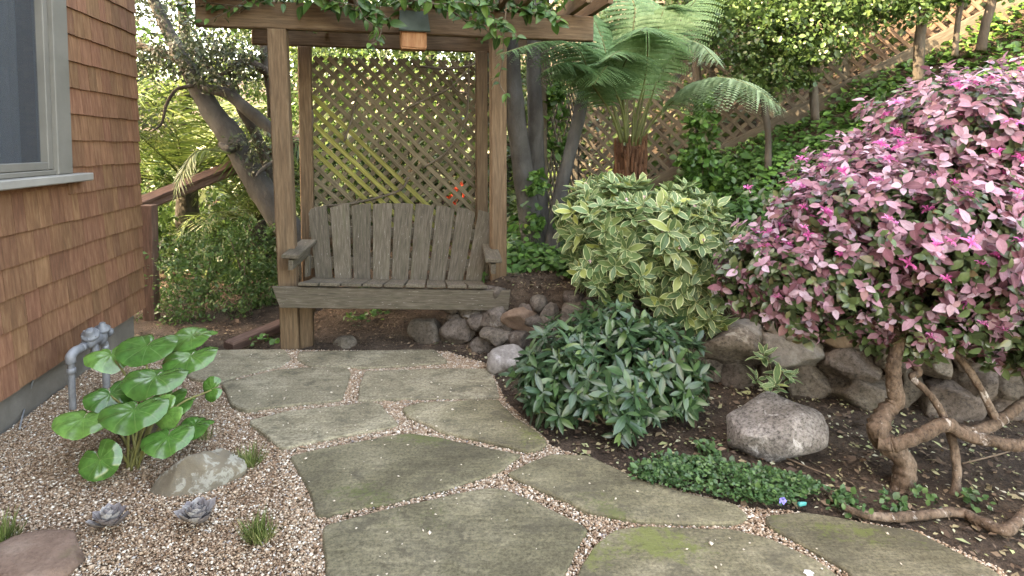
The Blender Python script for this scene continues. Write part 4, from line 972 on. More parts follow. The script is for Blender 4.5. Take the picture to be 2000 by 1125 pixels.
for (x, y) in [(891, 370), (906, 382), (890, 396), (880, 388), (905, 362)]:
    LL = Leaves(); c = np.array(at(x, y, 5.95)); dd = rand_dirs(9); LL.add(np.repeat(c[None], 9, 0), dd, rng.normal(0, 1, (9, 3)), np.full(9, .055), rng.random(9))
    link('bloom', cloud_mesh('bloom', LL.cat(), T_ROUND, OR), orf)
tube('stem', [at(893, 470, 6.0), at(893, 380, 6.0)], [.006, .004], FERNS, orf, 6, 3)

# ---- background trees that close the view
def bg_tree(lab, x, y, h, rx, rz, n, size, mat, group='trees closing the view behind the garden'):
    z0 = float(terrain(x, y)); t = thing('background_tree', (x, y, z0), lab, 'tree', group)
    tube('trunk', [(x, y, z0-.3), (x+.1, y, z0+h*.4), (x-.05, y, z0+h*.8)], [.13, .10, .05], BARKD, t, 8, 5, .1)
    els = [(x, y, z0+h*.62, rx, rx*.8, rz), (x-rx*.5, y-.2, z0+h*.42, rx*.65, rx*.6, rz*.6), (x+rx*.5, y+.1, z0+h*.5, rx*.65, rx*.6, rz*.6)]
    leaf_cloud('crown', els, n, size, mat, t, T_SMALL, .35)
for a in [('tall yellow green tree behind the house corner', -5.6, 10.0, 6.5, 1.6, 2.6, 4500, .12, YELF),
          ('broad mid green tree behind the palms', -3.6, 11.0, 6.0, 1.8, 2.4, 5000, .12, MIDF),
          ('dense dark tree behind the lattice panel', -1.5, 10.2, 5.5, 1.6, 2.2, 5500, .11, DARKF),
          ('mid green tree behind the multi stemmed trunks', .4, 9.6, 5.8, 1.4, 2.3, 4500, .11, MIDF),
          ('dark tree rising behind the tree fern fence', 2.3, 8.6, 4.6, 1.5, 2.0, 5200, .10, DARKF),
          ('dark leafy tree behind the reddish lattice', 4.4, 8.0, 4.2, 1.5, 1.9, 5200, .10, DARKF),
          ('olive green tree at the top of the slope', 6.6, 7.6, 4.0, 1.6, 1.9, 4500, .10, OLIVE),
          ('pale far tree seen past the leaning trunk and lattice', -2.6, 13.5, 7.0, 2.2, 3.0, 4500, .16, YELF),
          ('low leafy tree closing the gap beyond the palms', -4.6, 12.6, 3.4, 2.0, 1.6, 4200, .13, MIDF),
          ('low yellow tree closing the gap behind the leaning trunk', -2.2, 9.3, 2.6, 1.2, 1.2, 3200, .10, YELF),
          ('low dark hedge tree behind the lattice bottom', -.5, 8.3, 3.0, 1.3, 1.3, 4500, .08, DARKF)]:
    bg_tree(*a)

def undergrowth():
    n = 42000; x = np.r_[rng.uniform(-9, .9, 26000), rng.uniform(.5, 9, 16000)]; y = np.r_[rng.uniform(5.9, 16, 26000), rng.uniform(5.0, 14, 16000)]
    m = (x < .7) | (y > fence_y(x) + .25); m &= ~((x > -2.0) & (x < .4) & (y < 6.0)); x, y = x[m], y[m]; k_ = len(x)
    L = Leaves(); dd = rand_dirs(k_); dd[:, 2] = np.abs(dd[:, 2])*.7; L.add(np.c_[x, y, np.minimum(terrain(x, y), 9) + .01 + .28*rng.random(k_)**2], dd, rng.normal(0, .5, (k_, 3)) + np.array([0, -.5, .7]), .13*rng.lognormal(0, .3, k_), rng.random(k_)*.9)
    o = link('undergrowth', cloud_mesh('undergrowth', L.cat(), T_SMALL, MIDF)); tag(o, 'tangled green undergrowth covering the ground beyond the fence and lattice', 'undergrowth', kind='stuff')
undergrowth()

# ---- small trees in front of the slope fence
SLG = 'small leafy trees along the slope fence'
def slope_tree(lab, tp, rpx, Y0, els, n, mat, size=.043):
    t = thing('slope_tree', at(*tp[0], Y0), lab, 'tree', SLG)
    trunk('trunk', tp, rpx, Y0, Y0, BARKD, t, 10, .12, len(lab))
    leaf_cloud('crown', els, int(n*1.9), size, mat, t, T_ROUND, .3)
slope_tree('small tree with yellow green leaves beside the tree fern', [(1500, 340), (1500, 260), (1490, 180), (1495, 90), (1500, -30)], [7, 6, 6, 5, 4], 5.6,
           [ell(1450, 60, 5.6, .40, .35, .30), ell(1520, 120, 5.5, .36, .3, .34), ell(1500, 0, 5.7, .5, .4, .3), ell(1460, 160, 5.5, .15, .2, .12)], 3400, OLIVE)
slope_tree('small leafy tree before the reddish lattice panel', [(1592, 235), (1588, 160), (1583, 80), (1590, 0), (1600, -60)], [8, 8, 7, 6, 5], 5.5,
           [ell(1600, 60, 5.4, .40, .35, .30), ell(1680, 5, 5.3, .36, .3, .22), ell(1750, -10, 5.4, .22, .25, .16), ell(1620, -20, 5.6, .6, .4, .3)], 3400, OLIVE)
slope_tree('dark slender trunk with leaves at the reddish lattice corner', [(1793, 160), (1795, 100), (1800, 40), (1806, -50)], [10, 10, 9, 8], 5.2,
           [ell(1790, 10, 5.1, .2, .2, .14), ell(1830, -30, 5.2, .4, .3, .2)], 900, OLIVE)
slope_tree('forked pale trunk on the upper ivy slope', [(1865, 110), (1870, 50), (1880, -10), (1885, -60)], [6, 5, 5, 4], 5.1, [ell(1850, -20, 5.1, .2, .2, .12)], 260, YELF)
slope_tree('leaning grey trunk at the top of the ivy slope', [(1915, 100), (1925, 50), (1938, 0), (1950, -60)], [9, 8, 8, 7], 5.2, [ell(1960, -40, 5.2, .3, .2, .14)], 360, YELF)
slope_tree('slim dark trunk between the lattice fence and tree fern', [(1362, 330), (1366, 220), (1360, 120), (1370, 20), (1372, -60)], [8, 8, 8, 7, 6], 6.1, [ell(1380, -20, 6.1, .5, .3, .3)], 900, MIDF)
ic = thing('ivy_column', at(1372, 350, 6.0), 'column of dark ivy climbing a fence post beyond the tree fern', 'ivy')
leaf_cloud('foliage', [ell(1372, 260, 5.95, .14, .14, .42), ell(1365, 330, 5.95, .22, .16, .2), ell(1400, 345, 5.9, .3, .2, .12)], 1500, .062, IVY, ic, T_ROUND, .4)
tube('stem', [at(1372, 400, 6.0), at(1372, 200, 6.0)], [.012, .006], TWIG, ic, 6, 4)
iv2 = thing('trunk_ivy', at(1040, 440, 5.1), 'ivy leaves climbing the multi stemmed trunks beside the pergola', 'ivy')
leaf_cloud('foliage', [ell(1030, 440, 5.1, .12, .1, .2), ell(1085, 240, 5.8, .14, .14, .4), ell(1045, 370, 5.1, .06, .06, .14), ell(1110, 430, 5.1, .12, .1, .1)], 900, .06, IVY, iv2, T_ROUND, .4)

# ---- ivy ground cover
def ivy_cover():
    n = 46000
    x = rng.uniform(-.3, 6.2, n); y = rng.uniform(3.2, 7.2, n); d = wall_d(x, y)
    edge = np.interp(x, [-.3, .25, .6, 1.2, 6], [.62, .52, .62, .5, .4]) + .12*np.sin(x*7) 
    m = (d > edge) & (y < fence_y(x) - .03); x, y = x[m], y[m]
    px, py, fw = project(np.c_[x, y, terrain(x, y)]); m = (px > 930) & (px < 2150) & (py > -120); x, y = x[m], y[m]; k_ = len(x)
    lump = .07 + .05*np.sin(x*6.1 + 1.3*np.sin(y*4)) + .04*np.sin(y*9 + x*3)
    z = terrain(x, y) + np.clip(lump, .02, .2)*rng.random(k_)**.6 + .01
    L = Leaves(); dd = rand_dirs(k_); dd[:, 2] = dd[:, 2]*.3 - .25; dd[:, 1] -= .35; nn = rng.normal(0, .4, (k_, 3)) + np.array([0, -.35, .9])
    L.add(np.c_[x, y, z], dd, nn, .058*rng.lognormal(0, .28, k_), np.clip(rng.random(k_)*.8 + .25*np.clip((x-2.5)/2, 0, 1), 0, 1))
    o = link('ivy_ground_cover', cloud_mesh('ivy_ground_cover', L.cat(), T_ROUND, IVY)); tag(o, 'glossy green ivy covering the slope below the lattice fence', 'ivy', kind='stuff')
ivy_cover()
def ivy_bits(name, lab, spots, mat, size, n, spread):
    L = Leaves()
    for (x, y) in spots:
        g = G(x, y, 0.0); gx_ = g.x + rng.normal(0, spread, n); gy_ = g.y + rng.normal(0, spread*.6, n)
        dd = rand_dirs(n); dd[:, 2] = np.abs(dd[:, 2])*.4; L.add(np.c_[gx_, gy_, np.maximum(terrain(gx_, gy_), -.02) + rng.random(n)*.06 + .01], dd, rng.normal(0, .4, (n, 3)) + np.array([0, -.4, .8]), size*rng.lognormal(0, .25, n), rng.random(n))
    o = link(name, cloud_mesh(name, L.cat(), T_ROUND, mat)); tag(o, lab, 'ivy', kind='stuff'); return o
ivy_bits('ivy_sprigs', 'ivy sprigs creeping over the dry soil under the bench', [(690, 640), (735, 632), (765, 628), (660, 610), (715, 610), (520, 670)], IVY, .04, 26, .05)

# ---- tree fern
tf = thing('tree_fern', at(1232, 420, 4.9), 'tree fern with shaggy brown trunk and spreading pale green fronds', 'tree fern')
tb = at(1232, 440, 4.95); tt = at(1231, 285, 4.95)
V, F = tube_geo([tb - ZV*.2, (tb+tt)/2, tt], [.10, .115, .12], 16, 6, .15, 4)
acc = Acc(); acc.add(V, F, .2)
for i in range(150):
    a = random.uniform(0, 6.28); h = random.random(); c = tb.lerp(tt, h) + Vector((math.cos(a), math.sin(a), 0))*.112
    o_ = Vector((math.cos(a), math.sin(a), 0)); e = c + o_*random.uniform(.01, .03) + ZV*random.uniform(.07, .15)
    V, F = tube_geo([c - ZV*.05, c + o_*.012 + ZV*.03, e], [.014, .015, .008], 6, 3, .2, i); acc.add(V, F)
acc.build('trunk', FERNT, tf)
def fern_frond(pts, width, mat, npairs=27, start=.26, droop=.35, seed=0):
    C = catmull(pts, 10); s = np.linspace(0, 1, len(C)); T = unit(np.gradient(C, axis=0)); P_ = []; D_ = []; N_ = []; S_ = []
    for j in range(npairs):
        q = (j + .5)/npairs; t = start + (1-start)*q
        c = np.array([np.interp(t, s, C[:, z_]) for z_ in range(3)]); tg = unit(np.array([np.interp(t, s, T[:, z_]) for z_ in range(3)]))
        side = np.cross(tg, [0, 0, 1.]); side /= max(np.linalg.norm(side), 1e-6); upv = np.cross(side, tg)
        wl = width*1.3*max(math.sin(math.pi*(.16 + .83*q)), .05)**.75
        for sg in (-1, 1):
            d = unit(side*sg + tg*.35 + np.array([0, 0, -.12]) + rng.normal(0, .05, 3)); npn = 15
            u_ = (np.arange(npn) + .6)/npn
            cen = c + d*(wl*u_)[:, None] + np.array([0, 0, -droop])*(wl*u_**2)[:, None]
            pd = np.cross(d, upv); pd /= np.linalg.norm(pd)
            pl = wl*.16*np.sqrt(np.clip(1.05 - u_, .03, 1))
            for s2 in (-1, 1):
                P_.append(cen); D_.append(np.repeat((pd*s2*.9 + d*.45)[None], npn, 0)); N_.append(np.repeat((upv + rng.normal(0, .12, 3))[None], npn, 0)); S_.append(pl)
    P_, D_, N_, S_ = np.concatenate(P_), np.concatenate(D_), np.concatenate(N_), np.concatenate(S_)
    L = Leaves(); L.add(P_, D_, N_, S_, np.clip(rng.random(len(P_))*.5 + .25 + rng.normal(0, .1), 0, 1))
    o = link('frond', cloud_mesh('frond', L.cat(), T_FERN, mat), tf)
    tube('rachis', pts, [.012, .010, .007, .005, .003], FERNS, o, 6, 6)
b_ = lambda dx=0: (1231 + dx, 278)
for i, (pts, Ys, wd, mt) in enumerate([
    ([b_(-16), (1190, 215), (1155, 150), (1125, 92), (1060, 82), (970, 108)], [4.9, 4.85, 4.7, 4.5, 4.2, 3.95], .26, FERNF),
    ([b_(-18), (1195, 225), (1160, 170), (1135, 135), (1100, 122), (1060, 140)], [4.85, 4.75, 4.6, 4.45, 4.3, 4.2], .24, FERNF),
    ([b_(-8), (1215, 215), (1195, 160), (1188, 132), (1180, 135), (1160, 165)], [4.85, 4.75, 4.6, 4.45, 4.3, 4.2], .2, FERNF),
    ([b_(2), (1245, 215), (1262, 140), (1265, 80), (1262, 55), (1250, 60)], [4.9, 4.85, 4.75, 4.6, 4.35, 4.05], .27, FERNF),
    ([b_(8), (1265, 205), (1300, 130), (1330, 85), (1365, 85), (1405, 125)], [4.95, 4.95, 4.9, 4.85, 4.75, 4.6], .27, FERNP),
    ([b_(18), (1285, 225), (1340, 178), (1400, 152), (1460, 165), (1535, 215)], [4.9, 4.85, 4.7, 4.5, 4.3, 4.15], .36, FERNP),
    ([b_(10), (1270, 200), (1305, 110), (1330, 40), (1360, 0), (1400, -30)], [5.0, 5.05, 5.15, 5.3, 5.5, 5.7], .26, FERNF),
    ([b_(-4), (1225, 190), (1232, 90), (1240, 20), (1225, -20), (1200, -35)], [5.0, 5.1, 5.2, 5.3, 5.5, 5.7], .3, FERNF),
    ([b_(-12), (1195, 190), (1185, 110), (1165, 50), (1140, 20), (1110, 15)], [5.0, 5.05, 5.15, 5.25, 5.4, 5.5], .26, FERNF),
    ([b_(6), (1250, 190), (1275, 100), (1290, 40), (1300, 15), (1320, 20)], [5.0, 5.05, 5.1, 5.15, 5.2, 5.2], .28, FERNF),
    ([b_(-6), (1218, 200), (1215, 140), (1225, 110), (1210, 100), (1190, 112)], [4.9, 4.8, 4.65, 4.45, 4.25, 4.05], .2, FERNF)]):
    fern_frond([at(x, y, Y_) for (x, y), Y_ in zip(pts, Ys)], wd, mt, seed=i)
for dx in (-14, -6, 3, 9, 15): tube('old_stalk', [at(1231+dx, 290, 4.9), at(1231+dx*2.2, 220, 4.85), at(1231+dx*3.4, 160, 4.8)], [.011, .008, .004], FERNS, tf, 6, 4)

# ---- shrubs with leaves large enough to pick apart
def branchwork(parent, base, tips, n, r0, mat, name='branch'):
    for i in range(n):
        tip = Vector(tips[rng.integers(len(tips))]); b = Vector(base) + Vector((random.uniform(-.05, .05), random.uniform(-.05, .05), -.04))
        mid = b.lerp(tip, .5) + Vector((random.uniform(-.06, .06), random.uniform(-.06, .06), random.uniform(-.02, .08)))
        tube(name, [b, mid, tip], [r0, r0*.7, r0*.3], mat, parent, 6, 4)
# variegated daphne above the wall
vb = at(1270, 590, 3.9); vd = thing('variegated_shrub', vb, 'rounded shrub with cream edged pale green leaves above the stone wall', 'shrub')
E = [ell(1270, 450, 3.92, .52, .42, .30), ell(1190, 430, 3.95, .30, .30, .28), ell(1200, 520, 3.85, .28, .28, .22), ell(1340, 490, 3.78, .30, .30, .32), ell(1330, 560, 3.70, .24, .22, .22), ell(1380, 610, 3.62, .12, .12, .10), ell(1180, 385, 4.0, .16, .16, .10)]
tp, nn = shell_points(E, 560, .66, None, 7.0, .22); ax = nn + np.array([0, -.15, .55]) + rng.normal(0, .25, (560, 3)); L = Leaves(); rosettes(L, tp, ax, 8, .108, (38, 88), -.06, .03)
L = L.cat(); place_leaves(L, [T_VAR, T_VAR2], [VAR_O], vd, 300, 'foliage', VAR_A, T_VAR2); branchwork(vd, vb, tp, 26, .010, TWIG)
LL = Leaves(); q = tp[rng.choice(560, 26)]; 
for c in q: LL.add(np.repeat((c + np.array([0, -.02, .03]))[None], 7, 0), rand_dirs(7) + np.array([0, 0, .6]), rand_dirs(7), np.full(7, .016), rng.random(7))
o = link('tiny_flowers', cloud_mesh('tiny_flowers', LL.cat(), T_ROUND, flat('pale_pink_petal', (.7, .5, .52))), vd); o['kind'] = 'stuff'
# dark glossy shrub on the lower bed
gb = G(1195, 815); gs = thing('glossy_shrub', gb, 'low shrub with glossy dark green pointed leaves beside the path edge', 'shrub')
E = [ell(1180, 740, 3.10, .38, .32, .30), ell(1090, 730, 3.15, .22, .24, .26), ell(1290, 720, 3.12, .25, .24, .26), ell(1180, 810, 2.88, .18, .16, .14), ell(1080, 770, 3.0, .14, .14, .14), ell(1330, 760, 3.0, .12, .14, .12), ell(1180, 650, 3.25, .22, .2, .16)]
tp, nn = shell_points(E, 470, .55, .05, 8.0, .40); ax = nn + np.array([0, -.1, .75]) + rng.normal(0, .3, (470, 3)); L = Leaves(); rosettes(L, tp, ax, 8, .09, (40, 95), -.12, .05)
L = L.cat(); place_leaves(L, [T_LONG, T_LONG2], [GLO_O], gs, 300, 'foliage', GLO_A, T_LONG2); branchwork(gs, gb, tp, 34, .007, TWIG)
# small variegated plant at the foot of the wall
sb = G(1505, 775); sp_ = thing('young_variegated_plant', sb, 'small variegated plant growing against the foot of the stone wall', 'plant')
tipsv = np.array([at(1500, 700, 3.25), at(1530, 725, 3.22), at(1480, 740, 3.2), at(1515, 750, 3.15), at(1490, 690, 3.3), at(1545, 735, 3.25), at(1505, 765, 3.1)])
L = Leaves(); rosettes(L, tipsv, np.repeat([[0, -.3, 1.]], 7, 0) + rng.normal(0, .25, (7, 3)), 9, .085, (35, 90), -.05, .03); place_leaves(L.cat(), [T_LONG2], [VAR_O], sp_, 300, 'foliage', VAR_A, T_LONG2)
for t_ in tipsv: tube('stem', [sb - ZV*.03, sb.lerp(Vector(t_), .5) + Vector((.01, 0, .02)), t_], [.006, .005, .003], TWIG, sp_, 6, 4)

# loropetalum with pink and green leaves
lb = G(1763, 948); lo = thing('pink_loropetalum', lb, 'large shrub with pink and green leaves, pink fringe flowers and twisted bare trunk', 'shrub')
def lpoly(pts, Ys): return [at(x, y, Y_) for (x, y), Y_ in zip(pts, Ys)]
yb = lb.y
def limb(nm, pts, Ys, rpx): return tube(nm, lpoly(pts, Ys), [r_*.86*yb/FPX for r_ in rpx], BARKW, lo, 22, 14, .24, len(pts)*1.7)
limb('trunk', [(1760, 985), (1763, 945), (1767, 905), (1745, 880), (1722, 855), (1716, 836), (1730, 806), (1750, 782), (1745, 736), (1746, 700), (1762, 640), (1775, 540)], [yb]*4 + [yb+.02]*2 + [yb+.06]*6, [26, 24, 22, 22, 24, 24, 20, 18, 17, 15, 13, 8])
limb('branch', [(1712, 862), (1740, 868), (1763, 864), (1816, 842), (1851, 829), (1873, 842), (1908, 842), (1948, 824), (2000, 785), (2060, 740)], [yb, yb-.02, yb-.04, yb-.05, yb-.05, yb-.04, yb-.02, yb, yb+.03, yb+.08], [17, 18, 16, 15, 15, 15, 13, 13, 10, 9])
limb('branch', [(1860, 836), (1899, 855), (1932, 860), (1965, 868), (2005, 866), (2060, 838)], [yb-.05, yb-.06, yb-.07, yb-.08, yb-.08, yb-.06], [13, 13, 13, 13, 13, 12])
limb('branch', [(1770, 660), (1780, 697), (1794, 727), (1781, 736), (1816, 771), (1842, 811), (1860, 860), (1868, 912), (1864, 962), (1833, 985), (1795, 1004)], [yb+.1, yb+.08, yb+.06, yb+.05, yb+.02, yb, yb-.02, yb-.04, yb-.05, yb-.03, yb-.01], [6, 7, 8, 8, 8, 9, 9, 9, 9, 7, 3])
limb('branch', [(1948, 826), (1921, 771), (1886, 714), (1846, 679), (1798, 664), (1807, 610)], [yb, yb+.03, yb+.06, yb+.08, yb+.1, yb+.1], [9, 8, 8, 8, 7, 6])
E = [ell(1815, 440, 2.70, .70, .55, .40), ell(1600, 520, 2.72, .38, .38, .24), ell(1930, 262, 2.75, .52, .5, .30), ell(1765, 350, 2.75, .38, .40, .23), ell(1950, 480, 2.55, .5, .45, .40), ell(1530, 560, 2.80, .24, .26, .18), ell(1780, 600, 2.62, .28, .3, .14),
     ell(1960, 620, 2.5, .3, .3, .16), ell(1650, 590, 2.75, .22, .24, .10), ell(1470, 520, 2.85, .17, .2, .16), ell(1560, 620, 2.75, .16, .18, .08), ell(1440, 570, 2.85, .10, .14, .10), ell(1640, 430, 2.8, .25, .3, .16), ell(1765, 655, 2.6, .16, .18, .09), ell(1975, 680, 2.45, .16, .2, .09), ell(1700, 640, 2.7, .12, .14, .07)]
NT = 3900
tp, nn = shell_points(E, NT, .72, None, 6.0, .26); ax = nn*1.0 + np.array([0, -.15, .35]) + rng.normal(0, .3, (NT, 3)); ax = unit(ax)
top_ = np.clip((tp[:, 2] - .75)/.8 + .35*nn[:, 2], 0, 1)
pinkm = rng.random(NT) < (.42 + .52*top_)
Lp = Leaves(); rosettes(Lp, tp[pinkm], ax[pinkm] + np.array([0, 0, .1]), 6, .047, (40, 100), -.12, .035)
Lg = Leaves(); rosettes(Lg, tp - ax*.045, ax, 5, .046, (50, 100), -.10, .07); rosettes(Lg, tp[~pinkm], ax[~pinkm], 4, .046, (35, 80), 0, .02)
place_leaves(Lp.cat(), [T_OV, T_OV2], [PNK_O], lo, 300, 'pink_foliage', PNK_A, T_OV, 'pink_leaf')
place_leaves(Lg.cat(), [T_OV, T_OV2], [LGR_O], lo, 240, 'green_foliage', LGR_A, T_OV, 'green_leaf')
branchwork(lo, at(1760, 640, 2.7), tp, 60, .009, BARKW, 'twig')
# fringe flowers
V, F, UV = [], [], []
rf = random.Random(3)
for i in range(16):
    a = rf.uniform(0, 6.28); e = rf.uniform(-.1, 1.1); d = Vector((math.cos(a)*math.cos(e), math.sin(a)*math.cos(e), math.sin(e))); s_ = d.orthogonal().normalized(); l_ = rf.uniform(.02, .034); kx = len(V)
    for (t, dz) in ((.1, 0), (.55, .002), (1, -.006)):
        for sg in (-1, 1): V.append(list(d*l_*t + s_*sg*.0028 + Vector((0, 0, dz)))); UV.append(((sg+1)/2, t))
    F += [[kx, kx+1, kx+3, kx+2], [kx+2, kx+3, kx+5, kx+4]]
fm = make_mesh('flower', V, F, FLOW, uv=np.array(UV))
px, py, fw = project(tp); dcam = np.linalg.norm(tp - np.array([0, 0, EYE]), axis=1)
facing = np.sum(nn*unit(np.array([0, 0, EYE]) - tp), 1); cand = np.where((facing > .15) & (px > 1380) & (px < 2080))[0]
wgt = np.where(py[cand] < 520, 1.0, .16); ch = rng.choice(cand, 120, replace=False, p=wgt/wgt.sum())
for i in ch:
    c = Vector(tp[i] + ax[i]*.02 + unit(np.array([0, 0, EYE]) - tp[i])*.03); sc = random.uniform(.8, 1.25)
    link('flower', fm, lo, Matrix.Translation(c) @ Matrix.Rotation(random.uniform(0, 6.28), 4, 'Z') @ Matrix.Rotation(random.uniform(-.8, .8), 4, 'X') @ Matrix.Scale(sc, 4))
rt = tube('surface_root', [G(1643, 950, -.03), G(1645, 968, .02), G(1650, 990, .02), G(1692, 1005, .015), G(1758, 1010, .015), G(1868, 1001, .015), G(1912, 1018, .02), G(1965, 1036, .03), G(2003, 1000, .06), G(2060, 950, .1)], [.008, .011, .013, .015, .017, .018, .019, .02, .02, .02], BARKW, None, 16, 12, .25)
tag(rt, 'bare crooked root snaking over the soil in front of the twisted trunk', 'root')

# ---- leopard plant
lpb = G(262, 905); lp = thing('leopard_plant', lpb, 'leopard plant with big round glossy green leaves growing in the pebbles', 'plant')
RV, RF, RUV = round_tpl()
rme = make_mesh('leaf', RV, RF, LIG_O, uv=RUV)
LV = [(287, 676, 92, 58, 2.95, 10, -.25), (375, 655, 84, 44, 3.15, -20, -.45), (217, 692, 78, 50, 2.95, 40, -.5), (372, 695, 90, 50, 3.0, -10, -.15), (304, 735, 106, 52, 2.78, 5, -.2), (262, 800, 104, 66, 2.55, 10, .0),
      (215, 770, 80, 60, 2.72, 60, -.3), (325, 805, 60, 74, 2.62, -50, .1), (380, 830, 66, 44, 2.72, -25, -.3), (328, 853, 84, 56, 2.52, 0, -.1), (163, 817, 88, 56, 2.60, 25, -.3), (195, 898, 70, 70, 2.45, 60, .6), (413, 760, 42, 62, 2.85, -80, .5),
      (330, 775, 60, 40, 2.85, -15, -.4), (270, 745, 60, 40, 2.9, 20, -.4), (345, 790, 60, 40, 2.8, -30, -.4)]
for (x, y, w_, h_, Y_, rotd, pit) in LV:
    c = at(x, y, Y_); rad = w_*.5*Y_/FPX*1.15
    el_ = math.atan2(EYE - c.z, c.y)                                  # look-down angle there
    squash = min(h_/w_, 1.0); tiltx = max(min(math.asin(min(squash, 1)) - el_, 1.25), -.2)
    M = Matrix.Translation(c) @ Matrix.Rotation(R(rotd*.25), 4, 'Y') @ Matrix.Rotation(tiltx*1.0, 4, 'X') @ Matrix.Rotation(R(rotd) + random.uniform(-.3, .3), 4, 'Z') @ Matrix.Diagonal((rad*random.uniform(.94, 1.06), rad*random.uniform(.94, 1.06), rad*random.uniform(.5, 1.5), 1))
    lf = link('leaf', rme, lp, M)
    b = lpb + Vector((random.uniform(-.035, .035), random.uniform(-.03, .03), -.03)); cc = c - Vector((0, 0, .004))
    mid = b.lerp(cc, .55) + Vector(((cc.x - b.x)*-.12, 0, .07))
    tube('stalk', [b, mid, cc], [.0065, .0055, .004], STALK, lf, 7, 6)
for (x, y) in [(118, 738)]: pass

# ---- grass tufts and succulents in the pebbles
TB = np.array([(-.012, 0, 0), (.012, 0, 0), (.014, .5, .02), (-.014, .5, .02), (0, 1, -.2)])
def tuft(label, g, n, h, spread, flop, mat=GRASS):
    L = Leaves(); a = rng.random(n)*6.28; r_ = rng.random(n)*spread*.35
    d = np.c_[np.cos(a)*flop*rng.random(n), np.sin(a)*flop*rng.random(n), np.ones(n)]
    p = np.c_[g.x + np.cos(a)*r_, g.y + np.sin(a)*r_, np.full(n, -.025)]
    L.add(p, d, np.c_[np.cos(a), np.sin(a), np.full(n, .3)], h*rng.uniform(.5, 1.1, n), rng.random(n))
    L = list(L.cat()); tv_ = TB.copy(); tv_[:, 0] *= 1.5
    o = blade_cloud('grass_tuft', tuple(L), tv_, mat, None); tag(o, label, 'grass', 'grass tufts in the pebbles'); return o
tuft('fresh green grass tuft in the pebbles between flagstones and the wide rosette succulent', G(508, 1045), 170, .105, .10, 1.3)
tuft('thin dry tipped grass tuft just behind the lichen rock', G(487, 903), 130, .11, .10, 1.2)
tuft('sparse grass tuft under the leopard plant leaves', G(398, 848), 90, .08, .12, 1.3)
tuft('grass tuft above the flat reddish stone', G(2, 1050), 150, .12, .10, 1.2)
for (lab, x, y, n_, sz) in [('grey rosette succulent touching a small reddish pebble', 212, 1028, 22, .078), ('wide grey rosette succulent in front of the lichen rock', 384, 1022, 28, .088)]:
    g = G(x, y); s = thing('succulent', g, lab, 'succulent', 'grey rosette succulents')
    tplv = leaf_tpl(.62, 4, .18, -.35, .68); V = tplv[0].copy(); m_ = len(V); V2 = V.copy(); V2[:, 2] -= .10*np.sin(np.clip(V[:, 1], 0, 1)*math.pi)*(1 - np.abs(tplv[2][:, 0]-.5)*2) + .002
    me = make_mesh('leaf', np.concatenate([V, V2]), [np.concatenate([tplv[1], tplv[1][:, ::-1] + m_])], SUCC, uv=np.concatenate([tplv[2]]*2))
    for i in range(n_):
        a = i*2.4; q = i/n_; e = .1 + 1.0*(1-q)**0 * (1 - q)*0 + (.15 + 1.05*(1-q)*0 + .95*(1 - q)**1.5)
        d = Vector((math.cos(a)*math.cos(e), math.sin(a)*math.cos(e), math.sin(e))); up_ = Vector((-math.cos(a)*math.sin(e), -math.sin(a)*math.sin(e), math.cos(e))); ss = sz*(.5 + .6*q); sd_ = d.cross(up_)
        link('leaf', me, s, basis(sd_*ss, d*ss, up_*ss, g + Vector((random.uniform(-.004, .004), random.uniform(-.004, .004), .0 + .03*(1-q)))))

# ---- periwinkle patch
n = 3300; a = rng.random(n)*6.28; r_ = np.sqrt(rng.random(n))
c0 = G(1412, 945); x = c0.x + .36*r_*np.cos(a) + .06*np.sin(a*3); y = c0.y + .14*r_*np.sin(a) - .24*(x - c0.x)
z = .012 + .06*rng.random(n)*(1 - r_**2*.6)
L = Leaves(); dd = rand_dirs(n); dd[:, 2] = np.abs(dd[:, 2])*.5; L.add(np.c_[x, y, z], dd, rng.normal(0, .4, (n, 3)) + np.array([0, -.3, .9]), .0175*rng.lognormal(0, .25, n), rng.random(n))
for (cx_, cy_, m_) in ((1300, 910, 60), (1380, 885, 70), (1640, 985, 50), (1745, 995, 40), (1660, 995, 40), (1800, 975, 30), (1900, 985, 40), (1250, 925, 40)):
    g = G(cx_, cy_); L.add(np.c_[g.x + rng.normal(0, .03, m_), g.y + rng.normal(0, .03, m_), .01 + .04*rng.random(m_)], rand_dirs(m_), rng.normal(0, .4, (m_, 3)) + np.array([0, -.3, .9]), .026*rng.lognormal(0, .2, m_), rng.random(m_))
o = link('periwinkle_patch', cloud_mesh('periwinkle_patch', L.cat(), T_ROUND, PERI)); tag(o, 'mat of small green ground cover between boulder and flagstones', 'ground cover', kind='stuff')
c = G(1528, 977, .03); LL = Leaves(); av = np.arange(5)*1.2566; dd = np.c_[np.cos(av), -.3*np.ones(5), np.sin(av)]
LL.add(np.repeat(np.array(c)[None], 5, 0), dd, np.repeat([[0, -1., .4]], 5, 0), np.full(5, .017), rng.random(5))
o = link('periwinkle_flower', cloud_mesh('periwinkle_flower', LL.cat(), leaf_tpl(.9, 3, .05, .05, .6), flat('violet_petal', (.22, .2, .62)))); tag(o, 'single violet blue flower at the edge of the ground cover', 'flower')
o = rock('plastic_scrap', G(1566, 984, .008), (.045, .02, .016), flat('teal_plastic', (.03, .3, .28), .3), 77, None, 2, rough=.2); tag(o, 'crumpled teal plastic scrap next to the violet flower', 'plastic scrap')
LL = Leaves(); c = np.array(G(1580, 1119, .014)); LL.add(np.repeat(c[None], 6, 0), np.c_[np.cos(np.arange(6)), np.sin(np.arange(6)), np.full(6, .05)], np.repeat([[0, 0, 1.]], 6, 0), np.full(6, .018), rng.random(6))
o = link('fallen_petals', cloud_mesh('fallen_petals', LL.cat(), T_ROUND, flat('white_petal', (.75, .75, .72)))); tag(o, 'little white fallen blossom lying on the flagstone', 'petals')
